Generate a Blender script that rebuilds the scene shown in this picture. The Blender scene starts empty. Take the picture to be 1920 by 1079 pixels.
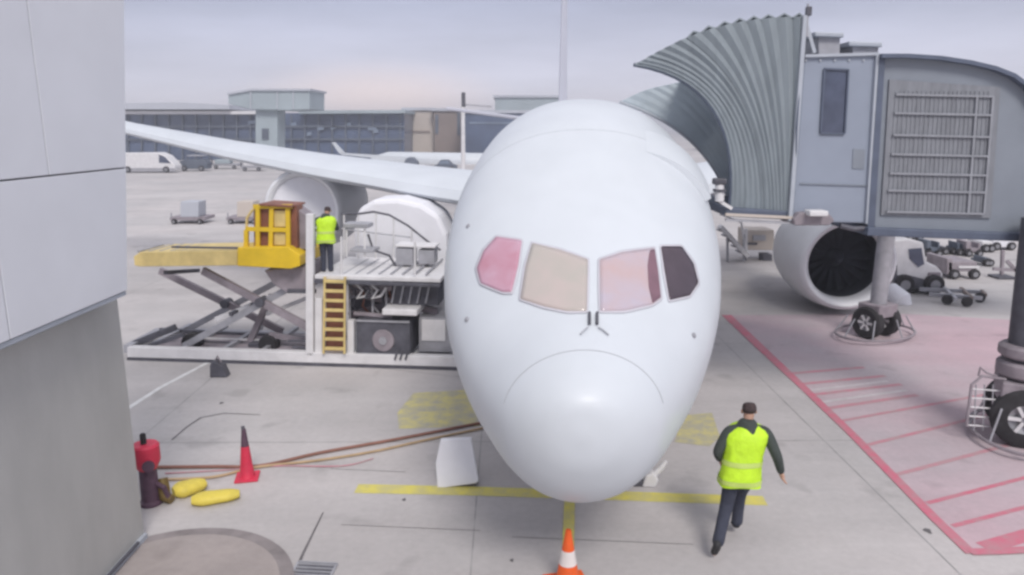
import bpy, bmesh, math, random
from mathutils import Vector, Matrix
from mathutils.bvhtree import BVHTree
random.seed(7)
R = math.radians
C = bpy.context.scene.collection
SC = bpy.context.scene

# ---------------------------------------------------------------- camera, sky, sun, exposure
F_PX, H, PITCH = 1400.0, 5.8, math.atan(300/1400)
cam = bpy.data.cameras.new('camera'); camo = bpy.data.objects.new('camera', cam); C.objects.link(camo)
camo.location = (0, 0, H); camo.rotation_euler = (math.pi/2 - PITCH, 0, 0)
cam.sensor_width = 36; cam.lens = 36*F_PX/1920; cam.clip_end = 6000; cam.clip_start = .05
cam.dof.use_dof = False
SC.camera = camo
SC.view_settings.view_transform = 'Standard'
try: SC.view_settings.look = 'None'
except Exception: pass
SC.view_settings.exposure = 0.38
SC.view_settings.gamma = 1
SC.view_settings.use_curve_mapping = False
SC.render.engine = 'CYCLES'
SC.cycles.use_denoising = True
SC.cycles.pixel_filter_type = 'BLACKMAN_HARRIS'
SC.cycles.filter_width = 2.8
SC.cycles.max_bounces = 6

SUN_EL, SUN_AZ = R(46), R(164)          # azimuth clockwise from +Y (north): behind the camera, to the right
w = bpy.data.worlds.new('World'); SC.world = w; w.use_nodes = True
nt = w.node_tree; nt.nodes.clear()
def N(t, k, **kw):
    n = t.nodes.new(k)
    for a, b in kw.items(): setattr(n, a, b)
    return n
out = N(nt, 'ShaderNodeOutputWorld'); bg = N(nt, 'ShaderNodeBackground'); bg.inputs[1].default_value = 0.1
sky = N(nt, 'ShaderNodeTexSky', sky_type='NISHITA'); sky.sun_disc = False
sky.sun_elevation = SUN_EL; sky.sun_rotation = SUN_AZ
tc = N(nt, 'ShaderNodeTexCoord'); sep = N(nt, 'ShaderNodeSeparateXYZ')
nt.links.new(tc.outputs['Generated'], sep.inputs[0])
rampz = N(nt, 'ShaderNodeValToRGB')
rampz.color_ramp.elements[0].position = 0.0; rampz.color_ramp.elements[0].color = (.68, .65, .71, 1)
e = rampz.color_ramp.elements.new(.055); e.color = (.56, .56, .66, 1)
e = rampz.color_ramp.elements.new(.15); e.color = (.385, .405, .52, 1)
rampz.color_ramp.elements[-1].position = 1.0; rampz.color_ramp.elements[-1].color = (.70, .70, .75, 1)
nt.links.new(sep.outputs['Z'], rampz.inputs[0])
mp = N(nt, 'ShaderNodeMapping'); mp.inputs['Scale'].default_value = (1.6, 1.6, 9)
nt.links.new(tc.outputs['Generated'], mp.inputs[0])
no = N(nt, 'ShaderNodeTexNoise'); no.inputs['Scale'].default_value = 2.2; no.inputs['Detail'].default_value = 5; no.inputs['Roughness'].default_value = .5
nt.links.new(mp.outputs[0], no.inputs[0])
mr = N(nt, 'ShaderNodeMapRange'); mr.inputs[1].default_value = .3; mr.inputs[2].default_value = .7; mr.inputs[3].default_value = .90; mr.inputs[4].default_value = 1.12
nt.links.new(no.outputs[0], mr.inputs[0])
mul = N(nt, 'ShaderNodeVectorMath', operation='SCALE')
nt.links.new(rampz.outputs[0], mul.inputs[0]); nt.links.new(mr.outputs[0], mul.inputs['Scale'])
# a paler, warmer opening in the cloud low down on the horizon
dv = N(nt, 'ShaderNodeVectorMath', operation='DISTANCE'); dmp = N(nt, 'ShaderNodeMapping'); dmp.inputs['Scale'].default_value = (1, 1, 3.2)
nt.links.new(tc.outputs['Generated'], dmp.inputs[0]); nt.links.new(dmp.outputs[0], dv.inputs[0]); dv.inputs[1].default_value = (-.17, .985, .10)
mr2 = N(nt, 'ShaderNodeMapRange', interpolation_type='SMOOTHSTEP'); mr2.inputs[1].default_value = .02; mr2.inputs[2].default_value = .20; mr2.inputs[3].default_value = .75; mr2.inputs[4].default_value = 0
nt.links.new(dv.outputs['Value'], mr2.inputs[0])
mixw = N(nt, 'ShaderNodeMix', data_type='RGBA'); mixw.inputs[7].default_value = (.84, .70, .68, 1)
nt.links.new(mr2.outputs[0], mixw.inputs[0]); nt.links.new(mul.outputs[0], mixw.inputs[6])
m10 = N(nt, 'ShaderNodeVectorMath', operation='SCALE'); m10.inputs['Scale'].default_value = 10.0
nt.links.new(mixw.outputs[2], m10.inputs[0])
mixs = N(nt, 'ShaderNodeMix', data_type='RGBA'); mixs.inputs[0].default_value = .96
nt.links.new(sky.outputs[0], mixs.inputs[6]); nt.links.new(m10.outputs[0], mixs.inputs[7])
nt.links.new(mixs.outputs[2], bg.inputs[0]); nt.links.new(bg.outputs[0], out.inputs[0])
sl = bpy.data.lights.new('sun', 'SUN'); sl.energy = 1.75; sl.angle = R(20); sl.color = (1, .95, .90)
so = bpy.data.objects.new('sun', sl); C.objects.link(so)
sd = Vector((math.sin(SUN_AZ)*math.cos(SUN_EL), math.cos(SUN_AZ)*math.cos(SUN_EL), math.sin(SUN_EL)))
so.rotation_euler = sd.to_track_quat('Z', 'Y').to_euler(); so.location = sd*60

# ---------------------------------------------------------------- pixel helpers (photograph px -> a place in the world)
CP, SP = math.cos(PITCH), math.sin(PITCH)
def ray(px, py):
    u, v = (px-960)/F_PX, (540-py)/F_PX
    return Vector((u, CP+v*SP, -SP+v*CP))
O = Vector((0, 0, H))
def G(px, py, z=0.0):
    d = ray(px, py); t = (z-H)/d.z; p = O+d*t; return Vector((p.x, p.y, z))
def AY(px, py, y):
    d = ray(px, py); return O+d*(y/d.y)
def on_plane(px, py, p0, n):
    d = ray(px, py); return O+d*((p0-O).dot(n)/d.dot(n))

# ---------------------------------------------------------------- materials
MATS = {}
def mat(name, col, rough=.6, metal=0, var=.12, scale=3.0, bump=0.0, coat=0, spec=.4, streak=None, col2=None, fine=0):
    if name in MATS: return MATS[name]
    m = bpy.data.materials.new(name); m.use_nodes = True; t = m.node_tree
    b = t.nodes['Principled BSDF']; b.inputs['Roughness'].default_value = rough; b.inputs['Metallic'].default_value = metal
    b.inputs['Specular IOR Level'].default_value = spec
    b.inputs['Coat Weight'].default_value = coat; b.inputs['Coat Roughness'].default_value = .25
    tcn = N(t, 'ShaderNodeTexCoord'); mpn = N(t, 'ShaderNodeMapping')
    if streak: mpn.inputs['Scale'].default_value = streak
    t.links.new(tcn.outputs['Object'], mpn.inputs[0])
    n1 = N(t, 'ShaderNodeTexNoise'); n1.inputs['Scale'].default_value = scale; n1.inputs['Detail'].default_value = 6; n1.inputs['Roughness'].default_value = .6
    t.links.new(mpn.outputs[0], n1.inputs[0])
    r = N(t, 'ShaderNodeMapRange'); r.inputs[1].default_value = .3; r.inputs[2].default_value = .7; r.inputs[3].default_value = 0; r.inputs[4].default_value = 1
    t.links.new(n1.outputs[0], r.inputs[0])
    mx = N(t, 'ShaderNodeMix', data_type='RGBA')
    c = Vector(col); mx.inputs[6].default_value = (*(c*(1-var)), 1)
    mx.inputs[7].default_value = (*(Vector(col2) if col2 else c*(1+var*.7)), 1)
    t.links.new(r.outputs[0], mx.inputs[0]); t.links.new(mx.outputs[2], b.inputs['Base Color'])
    if bump:
        bp = N(t, 'ShaderNodeBump'); bp.inputs['Strength'].default_value = bump; bp.inputs['Distance'].default_value = .02
        n2 = N(t, 'ShaderNodeTexNoise'); n2.inputs['Scale'].default_value = scale*(fine or 6); n2.inputs['Detail'].default_value = 4
        t.links.new(mpn.outputs[0], n2.inputs[0]); t.links.new(n2.outputs[0], bp.inputs['Height']); t.links.new(bp.outputs[0], b.inputs['Normal'])
    MATS[name] = m; return m

def ground_mat(name, base, tint2, seams=True, big=.055):
    m = bpy.data.materials.new(name); m.use_nodes = True; t = m.node_tree; L = t.links.new
    b = t.nodes['Principled BSDF']; b.inputs['Roughness'].default_value = .8; b.inputs['Specular IOR Level'].default_value = .3
    g = N(t, 'ShaderNodeNewGeometry')
    def noise(scale, det=5, sc=(1, 1, 1), rough=.6):
        mpn = N(t, 'ShaderNodeMapping'); mpn.inputs['Scale'].default_value = sc; L(g.outputs['Position'], mpn.inputs[0])
        n = N(t, 'ShaderNodeTexNoise'); n.inputs['Scale'].default_value = scale; n.inputs['Detail'].default_value = det; n.inputs['Roughness'].default_value = rough
        L(mpn.outputs[0], n.inputs[0]); return n.outputs[0]
    def rng(v, a, b_, c, d):
        r = N(t, 'ShaderNodeMapRange'); L(v, r.inputs[0])
        for i, q in enumerate((a, b_, c, d)): r.inputs[i+1].default_value = q
        return r.outputs[0]
    def mul_(a, b_):
        q = N(t, 'ShaderNodeMath', operation='MULTIPLY'); L(a, q.inputs[0]); L(b_, q.inputs[1]); return q.outputs[0]
    f = rng(noise(big, 4), .3, .7, .86, 1.1)                       # large cloudy patches
    f = mul_(f, rng(noise(.5, 7, (1, 1, 1), .65), .3, .75, .9, 1.07))
    f = mul_(f, rng(noise(.35, 6, (.25, 2.2, 1)), .35, .8, 1.05, .88))   # scuffed streaks across the stand
    f = mul_(f, rng(noise(9, 6), .25, .75, .93, 1.06))
    f = mul_(f, rng(noise(60, 3), .25, .75, .94, 1.05))
    f = mul_(f, rng(noise(1.1, 3, (1, 1, 1), .4), .63, .72, 1, .84))     # dark oil spots
    mx = N(t, 'ShaderNodeMix', data_type='RGBA'); mx.inputs[6].default_value = (*base, 1); mx.inputs[7].default_value = (*tint2, 1)
    L(rng(noise(.18, 5), .35, .65, 0, 1), mx.inputs[0])
    vm = N(t, 'ShaderNodeVectorMath', operation='SCALE'); L(mx.outputs[2], vm.inputs[0]); L(f, vm.inputs['Scale'])
    L(vm.outputs[0], b.inputs['Base Color'])
    bp = N(t, 'ShaderNodeBump'); bp.inputs['Strength'].default_value = .25; bp.inputs['Distance'].default_value = .01
    L(noise(35, 4), bp.inputs['Height']); L(bp.outputs[0], b.inputs['Normal'])
    MATS[name] = m; return m

def paint_mat(name, col, wear=.5):
    """old road paint: worn through in patches"""
    m = bpy.data.materials.new(name); m.use_nodes = True; t = m.node_tree; L = t.links.new
    b = t.nodes['Principled BSDF']; b.inputs['Roughness'].default_value = .75; b.inputs['Base Color'].default_value = (*col, 1)
    g = N(t, 'ShaderNodeNewGeometry'); n = N(t, 'ShaderNodeTexNoise'); n.inputs['Scale'].default_value = 3.2; n.inputs['Detail'].default_value = 8; n.inputs['Roughness'].default_value = .72
    L(g.outputs['Position'], n.inputs[0])
    r = N(t, 'ShaderNodeMapRange'); r.inputs[1].default_value = .38; r.inputs[2].default_value = .62; r.inputs[3].default_value = 1-wear; r.inputs[4].default_value = 1
    L(n.outputs[0], r.inputs[0])
    mx = N(t, 'ShaderNodeMix', data_type='RGBA'); mx.inputs[6].default_value = (.36, .35, .34, 1); mx.inputs[7].default_value = (*col, 1)
    L(r.outputs[0], mx.inputs[0]); L(mx.outputs[2], b.inputs['Base Color'])
    MATS[name] = m; return m

ground_mat('concrete', (.545, .512, .505), (.47, .452, .45))
ground_mat('pink_concrete', (.57, .42, .46), (.50, .44, .465))
ground_mat('pad_concrete', (.40, .35, .335), (.33, .30, .29), big=.3)
paint_mat('yellow_paint', (.70, .62, .13), .45)
paint_mat('faded_yellow', (.60, .54, .22), .85)
paint_mat('red_paint', (.60, .15, .22), .45)
paint_mat('faded_red', (.56, .24, .29), .55)
paint_mat('white_paint_line', (.78, .78, .78), .4)
paint_mat('pale_hatch', (.62, .56, .58), .5)
M = lambda n: MATS[n]
mat('white_aircraft', (.61, .645, .685), .45, var=.055, scale=.8, coat=.1)
mat('cowl_white', (.80, .81, .83), .4, var=.05, scale=1.5)  # aircraft white lightened to make up for the bridge's shade
mat('white_metal', (.70, .69, .70), .45, var=.12, scale=2.5, bump=.1)
mat('grey_metal', (.38, .38, .41), .5, .2, var=.2, scale=3, bump=.15)
mat('dark_metal', (.10, .10, .12), .55, .1, var=.3, scale=4, bump=.2)
mat('seam', (.42, .43, .46), .7, var=.1)
mat('cladding', (.70, .71, .75), .45, var=.05, scale=.8, bump=.04, fine=20)
mat('grey_wall', (.45, .445, .43), .8, var=.12, scale=.9, bump=.3, fine=40, streak=(1, 1, .4))
mat('joint_dark', (.10, .10, .12), .8, var=.1)
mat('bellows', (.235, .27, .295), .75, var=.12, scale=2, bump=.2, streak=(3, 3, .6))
mat('bellows_far_lit', (.50, .57, .62), .75, var=.12, scale=1.5, bump=.2)  # canopy fabric painted lighter, standing in for skylight on the far side
mat('bridge_blue', (.28, .315, .385), .5, var=.06, scale=1.2, bump=.05)
mat('bridge_wall', (.235, .26, .30), .45, var=.1, scale=1.0, bump=.05)
mat('bridge_rail', (.42, .45, .50), .45, var=.08)
mat('bridge_soft', (.29, .30, .33), .5, var=.15)
mat('bridge_louvre', (.225, .235, .26), .5, var=.18, scale=4, streak=(3, 3, .5))
mat('bridge_dark', (.10, .12, .17), .55, var=.15)
mat('dark_glass', (.075, .09, .14), .15, var=.3, scale=2, spec=.6)
mat('yellow_metal', (.74, .50, .02), .45, var=.15, scale=2)
mat('faded_yellow_metal', (.68, .53, .22), .55, var=.25, scale=2)
mat('red_brown', (.24, .095, .06), .55, var=.3, scale=3)
mat('mauve_grey', (.29, .255, .28), .6, var=.25, scale=3)
mat('rubber', (.035, .033, .036), .85, var=.3, scale=6)
mat('hub', (.32, .32, .34), .4, .5, var=.2)
mat('red_plastic', (.62, .035, .08), .5, var=.15, scale=5)
mat('orange_plastic', (.80, .12, .02), .5, var=.12, scale=5)
mat('reflective_white', (.78, .72, .70), .4, var=.1)
mat('purple_black', (.10, .055, .085), .6, var=.25, scale=5)
mat('yellow_chock', (.70, .57, .09), .55, var=.15, scale=6, bump=.2)
mat('hose', (.26, .13, .10), .7, var=.2)
mat('hose_pale', (.46, .33, .20), .7, var=.2)
mat('hi_vis', (.56, .86, .03), .6, var=.16, scale=7, bump=.9, fine=2)
mat('hi_vis_band', (.52, .66, .16), .35, var=.1)
mat('navy_cloth', (.045, .05, .075), .85, var=.2, scale=12, bump=.3)
mat('dark_cloth', (.05, .06, .055), .85, var=.2, scale=12, bump=.3)
mat('skin', (.50, .30, .22), .55, var=.08)
mat('hair', (.055, .035, .035), .6, var=.4, scale=30, bump=.5)
mat('boot', (.03, .03, .033), .6, var=.2)
mat('far_glass', (.085, .115, .19), .3, var=.45, scale=.12, spec=.5)
mat('far_glass_pale', (.20, .25, .33), .3, var=.3, scale=.2, spec=.5)
mat('far_roof', (.46, .48, .53), .6, var=.1, scale=.1)
mat('far_wall', (.36, .42, .45), .7, var=.12, scale=.15)
mat('far_beige', (.55, .49, .44), .8, var=.1, scale=.2)
mat('far_brown', (.27, .22, .20), .8, var=.2, scale=.2)
mat('far_dark', (.12, .14, .18), .7, var=.3, scale=.4)
mat('inlet', (.055, .06, .075), .6, var=.3, scale=2)
mat('fan_blade', (.085, .085, .10), .6, .2, var=.2)
mat('fin_white', (.60, .61, .68), .5, var=.03)
mat('pane_rose_reflection', (.60, .27, .35), .12, var=.2, scale=1.6, spec=.6, col2=(.56, .38, .48))  # reflections on the cockpit glass painted as rose, beige and pink base colours
mat('pane_beige_reflection', (.50, .48, .43), .12, var=.16, scale=1.4, spec=.6, col2=(.52, .43, .41))
mat('pane_pink_reflection', (.58, .43, .43), .12, var=.12, scale=1.3, spec=.6, col2=(.46, .44, .54))
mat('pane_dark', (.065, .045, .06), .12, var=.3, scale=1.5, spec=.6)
mat('pane_reflection_edge', (.19, .10, .13), .15, var=.3, scale=1.5, spec=.6)
mat('seal', (.56, .55, .60), .5, var=.05)
mat('board_white', (.80, .80, .84), .5, var=.04)

# ---------------------------------------------------------------- mesh builder
class MB:
    def __init__(s): s.v = []; s.f = []
    def add(s, vs, fs):
        o = len(s.v); s.v += [Vector(x) for x in vs]; s.f += [tuple(i+o for i in f) for f in fs]; return s
    def box(s, c, d, rz=0):
        c = Vector(c); x, y, z = (k/2 for k in d); m = Matrix.Rotation(rz, 3, 'Z')
        vs = [c+m@Vector((a*x, b*y, e*z)) for a in (-1, 1) for b in (-1, 1) for e in (-1, 1)]
        return s.add(vs, [(0,1,3,2), (4,6,7,5), (0,4,5,1), (2,3,7,6), (0,2,6,4), (1,5,7,3)])
    def beam(s, a, b, w, h, up=(0, 0, 1)):
        a, b = Vector(a), Vector(b); d = (b-a).normalized(); up = Vector(up)
        if abs(d.dot(up)) > .98: up = Vector((0, 1, 0))
        x = d.cross(up).normalized(); z = x.cross(d).normalized()
        vs = [p+x*i*w/2+z*j*h/2 for p in (a, b) for i, j in ((-1,-1), (1,-1), (1,1), (-1,1))]
        return s.add(vs, [(0,3,2,1), (4,5,6,7), (0,1,5,4), (1,2,6,5), (2,3,7,6), (3,0,4,7)])
    def tube(s, pts, r, n=8, caps=True):
        pts = [Vector(p) for p in pts]; rs = r if isinstance(r, (list, tuple)) else [r]*len(pts)
        rings = []; prev = None
        for i, p in enumerate(pts):
            d = (pts[min(i+1, len(pts)-1)]-pts[max(i-1, 0)]).normalized()
            if prev is None:
                up = Vector((0, 0, 1)) if abs(d.z) < .95 else Vector((1, 0, 0)); x = d.cross(up).normalized()
            else: x = (prev-d*prev.dot(d)).normalized()
            prev = x; y = d.cross(x)
            rings.append([p+(x*math.cos(2*math.pi*k/n)+y*math.sin(2*math.pi*k/n))*rs[i] for k in range(n)])
        vs = [q for rg in rings for q in rg]; fs = []
        for i in range(len(pts)-1):
            for k in range(n): fs.append((i*n+k, i*n+(k+1)%n, (i+1)*n+(k+1)%n, (i+1)*n+k))
        if caps: fs.append(tuple(range(n))[::-1]); fs.append(tuple((len(pts)-1)*n+k for k in range(n)))
        return s.add(vs, fs)
    def prism(s, pts, off):
        """closed polygon extruded by the vector off"""
        pts = [Vector(p) for p in pts]; off = Vector(off); n = len(pts)
        fs = [tuple(range(n))[::-1], tuple(range(n, 2*n))]+[(i, (i+1)%n, n+(i+1)%n, n+i) for i in range(n)]
        return s.add(pts+[p+off for p in pts], fs)
    def lathe(s, prof, c=(0, 0, 0), axis=(0, 0, 1), n=24, cap=True):
        """prof: list of (radius, height along axis)"""
        ax = Vector(axis).normalized(); c = Vector(c)
        up = Vector((0, 0, 1)) if abs(ax.z) < .9 else Vector((1, 0, 0)); x = ax.cross(up).normalized(); y = ax.cross(x)
        vs = [c+ax*h+(x*math.cos(2*math.pi*k/n)+y*math.sin(2*math.pi*k/n))*r for r, h in prof for k in range(n)]
        fs = [(i*n+k, i*n+(k+1)%n, (i+1)*n+(k+1)%n, (i+1)*n+k) for i in range(len(prof)-1) for k in range(n)]
        if cap: fs += [tuple(range(n)), tuple((len(prof)-1)*n+k for k in range(n))]
        return s.add(vs, fs)
    def build(s, name, m, parent=None, smooth=False, bevel=0, label=None, kind=None):
        me = bpy.data.meshes.new(name); off = parent_off(parent)
        me.from_pydata([tuple(v-off) for v in s.v], [], s.f)
        bm = bmesh.new(); bm.from_mesh(me); bmesh.ops.recalc_face_normals(bm, faces=bm.faces); bm.to_mesh(me); bm.free()
        me.materials.append(MATS[m] if isinstance(m, str) else m)
        if smooth:
            for p in me.polygons: p.use_smooth = True
            try: me.set_sharp_from_angle(angle=R(38))
            except Exception: pass
        o = bpy.data.objects.new(name, me); C.objects.link(o)
        if parent: o.parent = parent
        if bevel:
            b = o.modifiers.new('bevel', 'BEVEL'); b.width = bevel; b.segments = 2; b.limit_method = 'ANGLE'; b.harden_normals = False
        if label: o['label'] = label
        if kind: o['kind'] = kind
        return o
def parent_off(p):
    o = Vector((0, 0, 0))
    while p: o += Vector(p.location); p = p.parent
    return o
def tag(o, label, cat, group=None):
    o['label'] = label; o['category'] = cat
    if group: o['group'] = group
    return o
def thing(name, label, cat, loc, group=None):
    o = bpy.data.objects.new(name, None); C.objects.link(o); o.location = loc; o.empty_display_size = .2
    return tag(o, label, cat, group)

# ---------------------------------------------------------------- ground
def sheet(name, pts, m, z):
    o = MB().add([(p[0], p[1], z) for p in pts], [tuple(range(len(pts)))]).build(name, m); o['kind'] = 'structure'
    for p in o.data.polygons:
        if p.normal.z < 0: o.data.flip_normals(); break
    return o
sheet('ground', [(-900, -60), (900, -60), (900, 1000), (-900, 1000)], 'concrete', 0)
def smooth_poly(pts, k=3):
    for _ in range(k):
        q = []
        for i in range(len(pts)):
            a, b = pts[i], pts[(i+1) % len(pts)]; q += [a*.75+b*.25, a*.25+b*.75]
        pts = q
    return pts
def ribbon(name, pts, wd, m, z, kind='structure'):
    pts = [Vector((p[0], p[1], 0)) for p in pts]; mb = MB(); L_, R_ = [], []
    ws = wd if isinstance(wd, (list, tuple)) else [wd]*len(pts)
    for i, p in enumerate(pts):
        d = (pts[min(i+1, len(pts)-1)]-pts[max(i-1, 0)]).normalized(); n = Vector((-d.y, d.x, 0))*ws[i]/2
        L_.append(p+n); R_.append(p-n)
    vs = [(*v.xy, z) for v in L_+R_]; n = len(pts)
    o = mb.add(vs, [(i, i+1, n+i+1, n+i) for i in range(n-1)]).build(name, m)
    if o.data.polygons[0].normal.z < 0: o.data.flip_normals()
    if kind: o['kind'] = kind
    return o
# pink painted service zone on the right, under the bridge
red_edge = [G(1362, 592), G(1425, 652), G(1500, 722), G(1600, 818), G(1700, 920), G(1755, 976), G(1822, 1040)]
sheet('painted_zone', [p for p in red_edge]+[G(1930, 1034), G(2300, 1010), G(2600, 640), G(1700, 590)], 'pink_concrete', .004)
ribbon('red_boundary_line', red_edge, [.30, .26, .20, .18, .17, .17, .17], 'red_paint', .012)
ribbon('red_boundary_line', [G(1818, 1037), G(1870, 1036), G(2300, 1012)], .16, 'red_paint', .016)
hatch = [((1738, 945), (2150, 838), .09, 'red_paint'), ((1786, 988), (2200, 880), .09, 'red_paint'), ((1845, 1028), (2200, 925), .26, 'red_paint'),
         ((1675, 893), (2100, 780), .10, 'faded_red'), ((1618, 838), (1960, 752), .10, 'faded_red'), ((1570, 792), (1880, 735), .10, 'faded_red'),
         ((1545, 768), (1720, 742), .14, 'faded_red'), ((1520, 742), (1690, 722), .14, 'faded_red'), ((1498, 722), (1660, 706), .14, 'faded_red'),
         ((1478, 702), (1620, 690), .14, 'faded_red')]
for a, b, wd, m in hatch: ribbon('hatch_line', [G(*a), G(*b)], wd, m, .008)
for a, b in (((1502, 735), (1665, 716)), ((1528, 757), (1700, 733))): ribbon('pale_hatch_line', [G(*a), G(*b)], .12, 'pale_hatch', .008)
ribbon('yellow_stop_line', [G(668, 917), G(900, 922), G(1435, 940)], .31, 'yellow_paint', .004)
ribbon('yellow_centre_line', [G(1063, 1140), G(1066, 1000), G(1070, 880)], .17, 'yellow_paint', .008)
cc = G(1080, 790); arc = []
for k in range(25):
    a = math.pi*(.08+.84*k/24); arc.append(cc+Vector((math.cos(a)*2.72, math.sin(a)*1.7, 0)))
sheet('yellow_stand_panel', [G(748, 805), G(745, 775), G(775, 738), G(875, 732), G(900, 800)], 'faded_yellow', .004)
sheet('worn_yellow_panel', [G(1265, 830), G(1280, 780), G(1335, 775), G(1350, 820), G(1330, 838)], 'faded_yellow', .004)
ribbon('white_guide_line', [G(238, 768), G(300, 728), G(372, 690), G(470, 640)], .12, 'white_paint_line', .004)
mat('crack', (.16, .15, .155), .9, var=.3)
ribbon('ground_crack', [G(322, 826), G(350, 802), G(377, 784), G(420, 776), G(488, 779)], [.03, .04, .045, .04, .02], 'crack', .006)
ribbon('ground_joint', [G(545, 1095), G(568, 1040), G(606, 962)], [.05, .04, .02], 'crack', .006)
for pts in ([(640, 985), (900, 996)], [(960, 1008), (1300, 1022)], [(700, 690), (860, 708)], [(620, 880), (760, 886)]):
    ribbon('ground_joint', [G(*p) for p in pts], .012, 'crack', .005)
# small stains / pebbles on the stand
for (px, py, r_) in ((758, 938, .03), (1740, 997, .05), (960, 1052, .025), (415, 757, .04)):
    c = G(px, py); pts = [c+Vector((math.cos(a)*r_*(1+.4*math.sin(3*a+px)), math.sin(a)*r_*1.6, 0)) for a in [k*2*math.pi/14 for k in range(14)]]
    sheet('oil_spot', pts, 'crack', .0055)
mat('slab_joint', (.34, .33, .33), .9, var=.3, scale=2)
for k in range(9): ribbon('slab_joint', [(-60, 6.2+6.5*k), (90, 6.2+6.5*k+1.2)], .022, 'slab_joint', .003)
for k in range(12): ribbon('slab_joint', [(-33+6.5*k, 3), (-33.5+6.5*k, 62)], .022, 'slab_joint', .0025)
# round pad at the foot of the wall
pc = G(300, 1125)
circ = lambda r_: [pc+Vector((math.cos(a)*r_, math.sin(a)*r_*1.03, 0)) for a in [k*2*math.pi/64 for k in range(64)]]
mat('pad_rim', (.27, .24, .24), .8, var=.3, scale=2)
o = MB().prism([p+Vector((0, 0, .0)) for p in circ(1.62)], (0, 0, .03)).build('round_pad_rim', 'pad_rim'); o['kind'] = 'structure'
o = MB().prism([p+Vector((0, 0, .0)) for p in circ(1.44)], (0, 0, .036)).build('round_concrete_pad', 'pad_concrete', bevel=.005); o['kind'] = 'structure'
# drain grate
gt = thing('drain_grate', 'dark slotted drain grate in the ground beside the round pad, at the bottom edge', 'drain grate', G(588, 1075))
q = [G(560, 1056), G(632, 1060), G(612, 1100), G(538, 1096)]
MB().add([(p.x, p.y, .004) for p in q], [(0, 1, 2, 3)]).build('pit', 'joint_dark', gt)
for k in range(6):
    t = (k+.5)/6; a = q[0].lerp(q[3], t); b = q[1].lerp(q[2], t)
    MB().beam(a+Vector((0, 0, .012)), b+Vector((0, 0, .012)), .022, .02).build('bar', 'grey_metal', gt)
for a, b in ((q[0], q[1]), (q[1], q[2]), (q[2], q[3]), (q[3], q[0])): MB().beam(a+Vector((0, 0, .014)), b+Vector((0, 0, .014)), .03, .028).build('frame', 'grey_metal', gt)

# ---------------------------------------------------------------- terminal wall beside the camera (left)
XW = G(271, 1012).x; YC = G(271, 1012).y                                    # lower wall plane and its far corner
wt = thing('terminal_wall', 'pale panelled terminal wall over a plain grey lower wall, filling the left side', 'wall', (XW, YC, 0))
MB().box((XW-1.5, YC/2-2, 1.6), (3.0, YC+4, 3.9)).build('lower_wall', 'grey_wall', wt)
MB().beam((XW+.02, YC+.0, .05), (XW+.02, -3, .05), .06, .10).build('kerb_rail', 'bridge_rail', wt)
MB().beam((XW+.07, YC-.3, .13), (XW+.07, -3, .13), .035, .035).build('cable_duct', 'joint_dark', wt)
def xat(px, py, x): 
    d = ray(px, py); return O+d*(x/d.x)
XP = XW+.36
cor = xat(236, 300, XP); YP = cor.y
zb = xat(234, 548, XP).z; zj = xat(233, 316, XP).z; z1 = 12.0
e0, e1 = xat(239, 546, XP), xat(233, 10, XP)
yc = lambda z: e0.y+(e1.y-e0.y)*(z-e0.z)/(e1.z-e0.z)
zb = e0.z
def yz(x, q, t): return MB().prism([(x, a_, b_) for a_, b_ in q], (-t, 0, 0))
yz(XP-.21, [(-4, zb+.02), (yc(zb)-.02, zb+.02), (yc(z1)-.02, z1), (-4, z1)], .9).build('panel_backing', 'joint_dark', wt)
yv1 = xat(77, 200, XP).y; yv2 = xat(10, 560, XP).y; g_ = .018
def panel(y0, y1, z0, z1_):
    a, b = (yc(z0), yc(z1_)) if y1 is None else (y1-g_, y1-g_)
    yz(XP, [(y0, z0+g_/2), (a, z0+g_/2), (b, z1_-g_/2), (y0, z1_-g_/2)], .2).build('cladding_panel', 'cladding', wt, bevel=.006)
panel(yv1, None, zj, zj+4.6); panel(yv1-3.2, yv1, zj, zj+4.6); panel(yv1-6.4, yv1-3.2, zj, zj+4.6)
panel(yv1, None, zj+4.6, z1); panel(yv1-3.2, yv1, zj+4.6, z1)
panel(yv2, None, zb, zj); panel(yv2-4, yv2, zb, zj)
MB().prism([(XP-.02, yc(zb)+.002, zb), (XP-.68, yc(zb)+.002, zb), (XP-.68, yc(z1)+.002, z1), (XP-.02, yc(z1)+.002, z1)], (0, .03, 0)).build('end_trim', 'cladding', wt, bevel=.005)
YP = yc(zb)
MB().box((XP-.17, YP/2-2, zb-.03), (.3, YP+4, .05)).build('soffit_trim', 'bridge_rail', wt)

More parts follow.
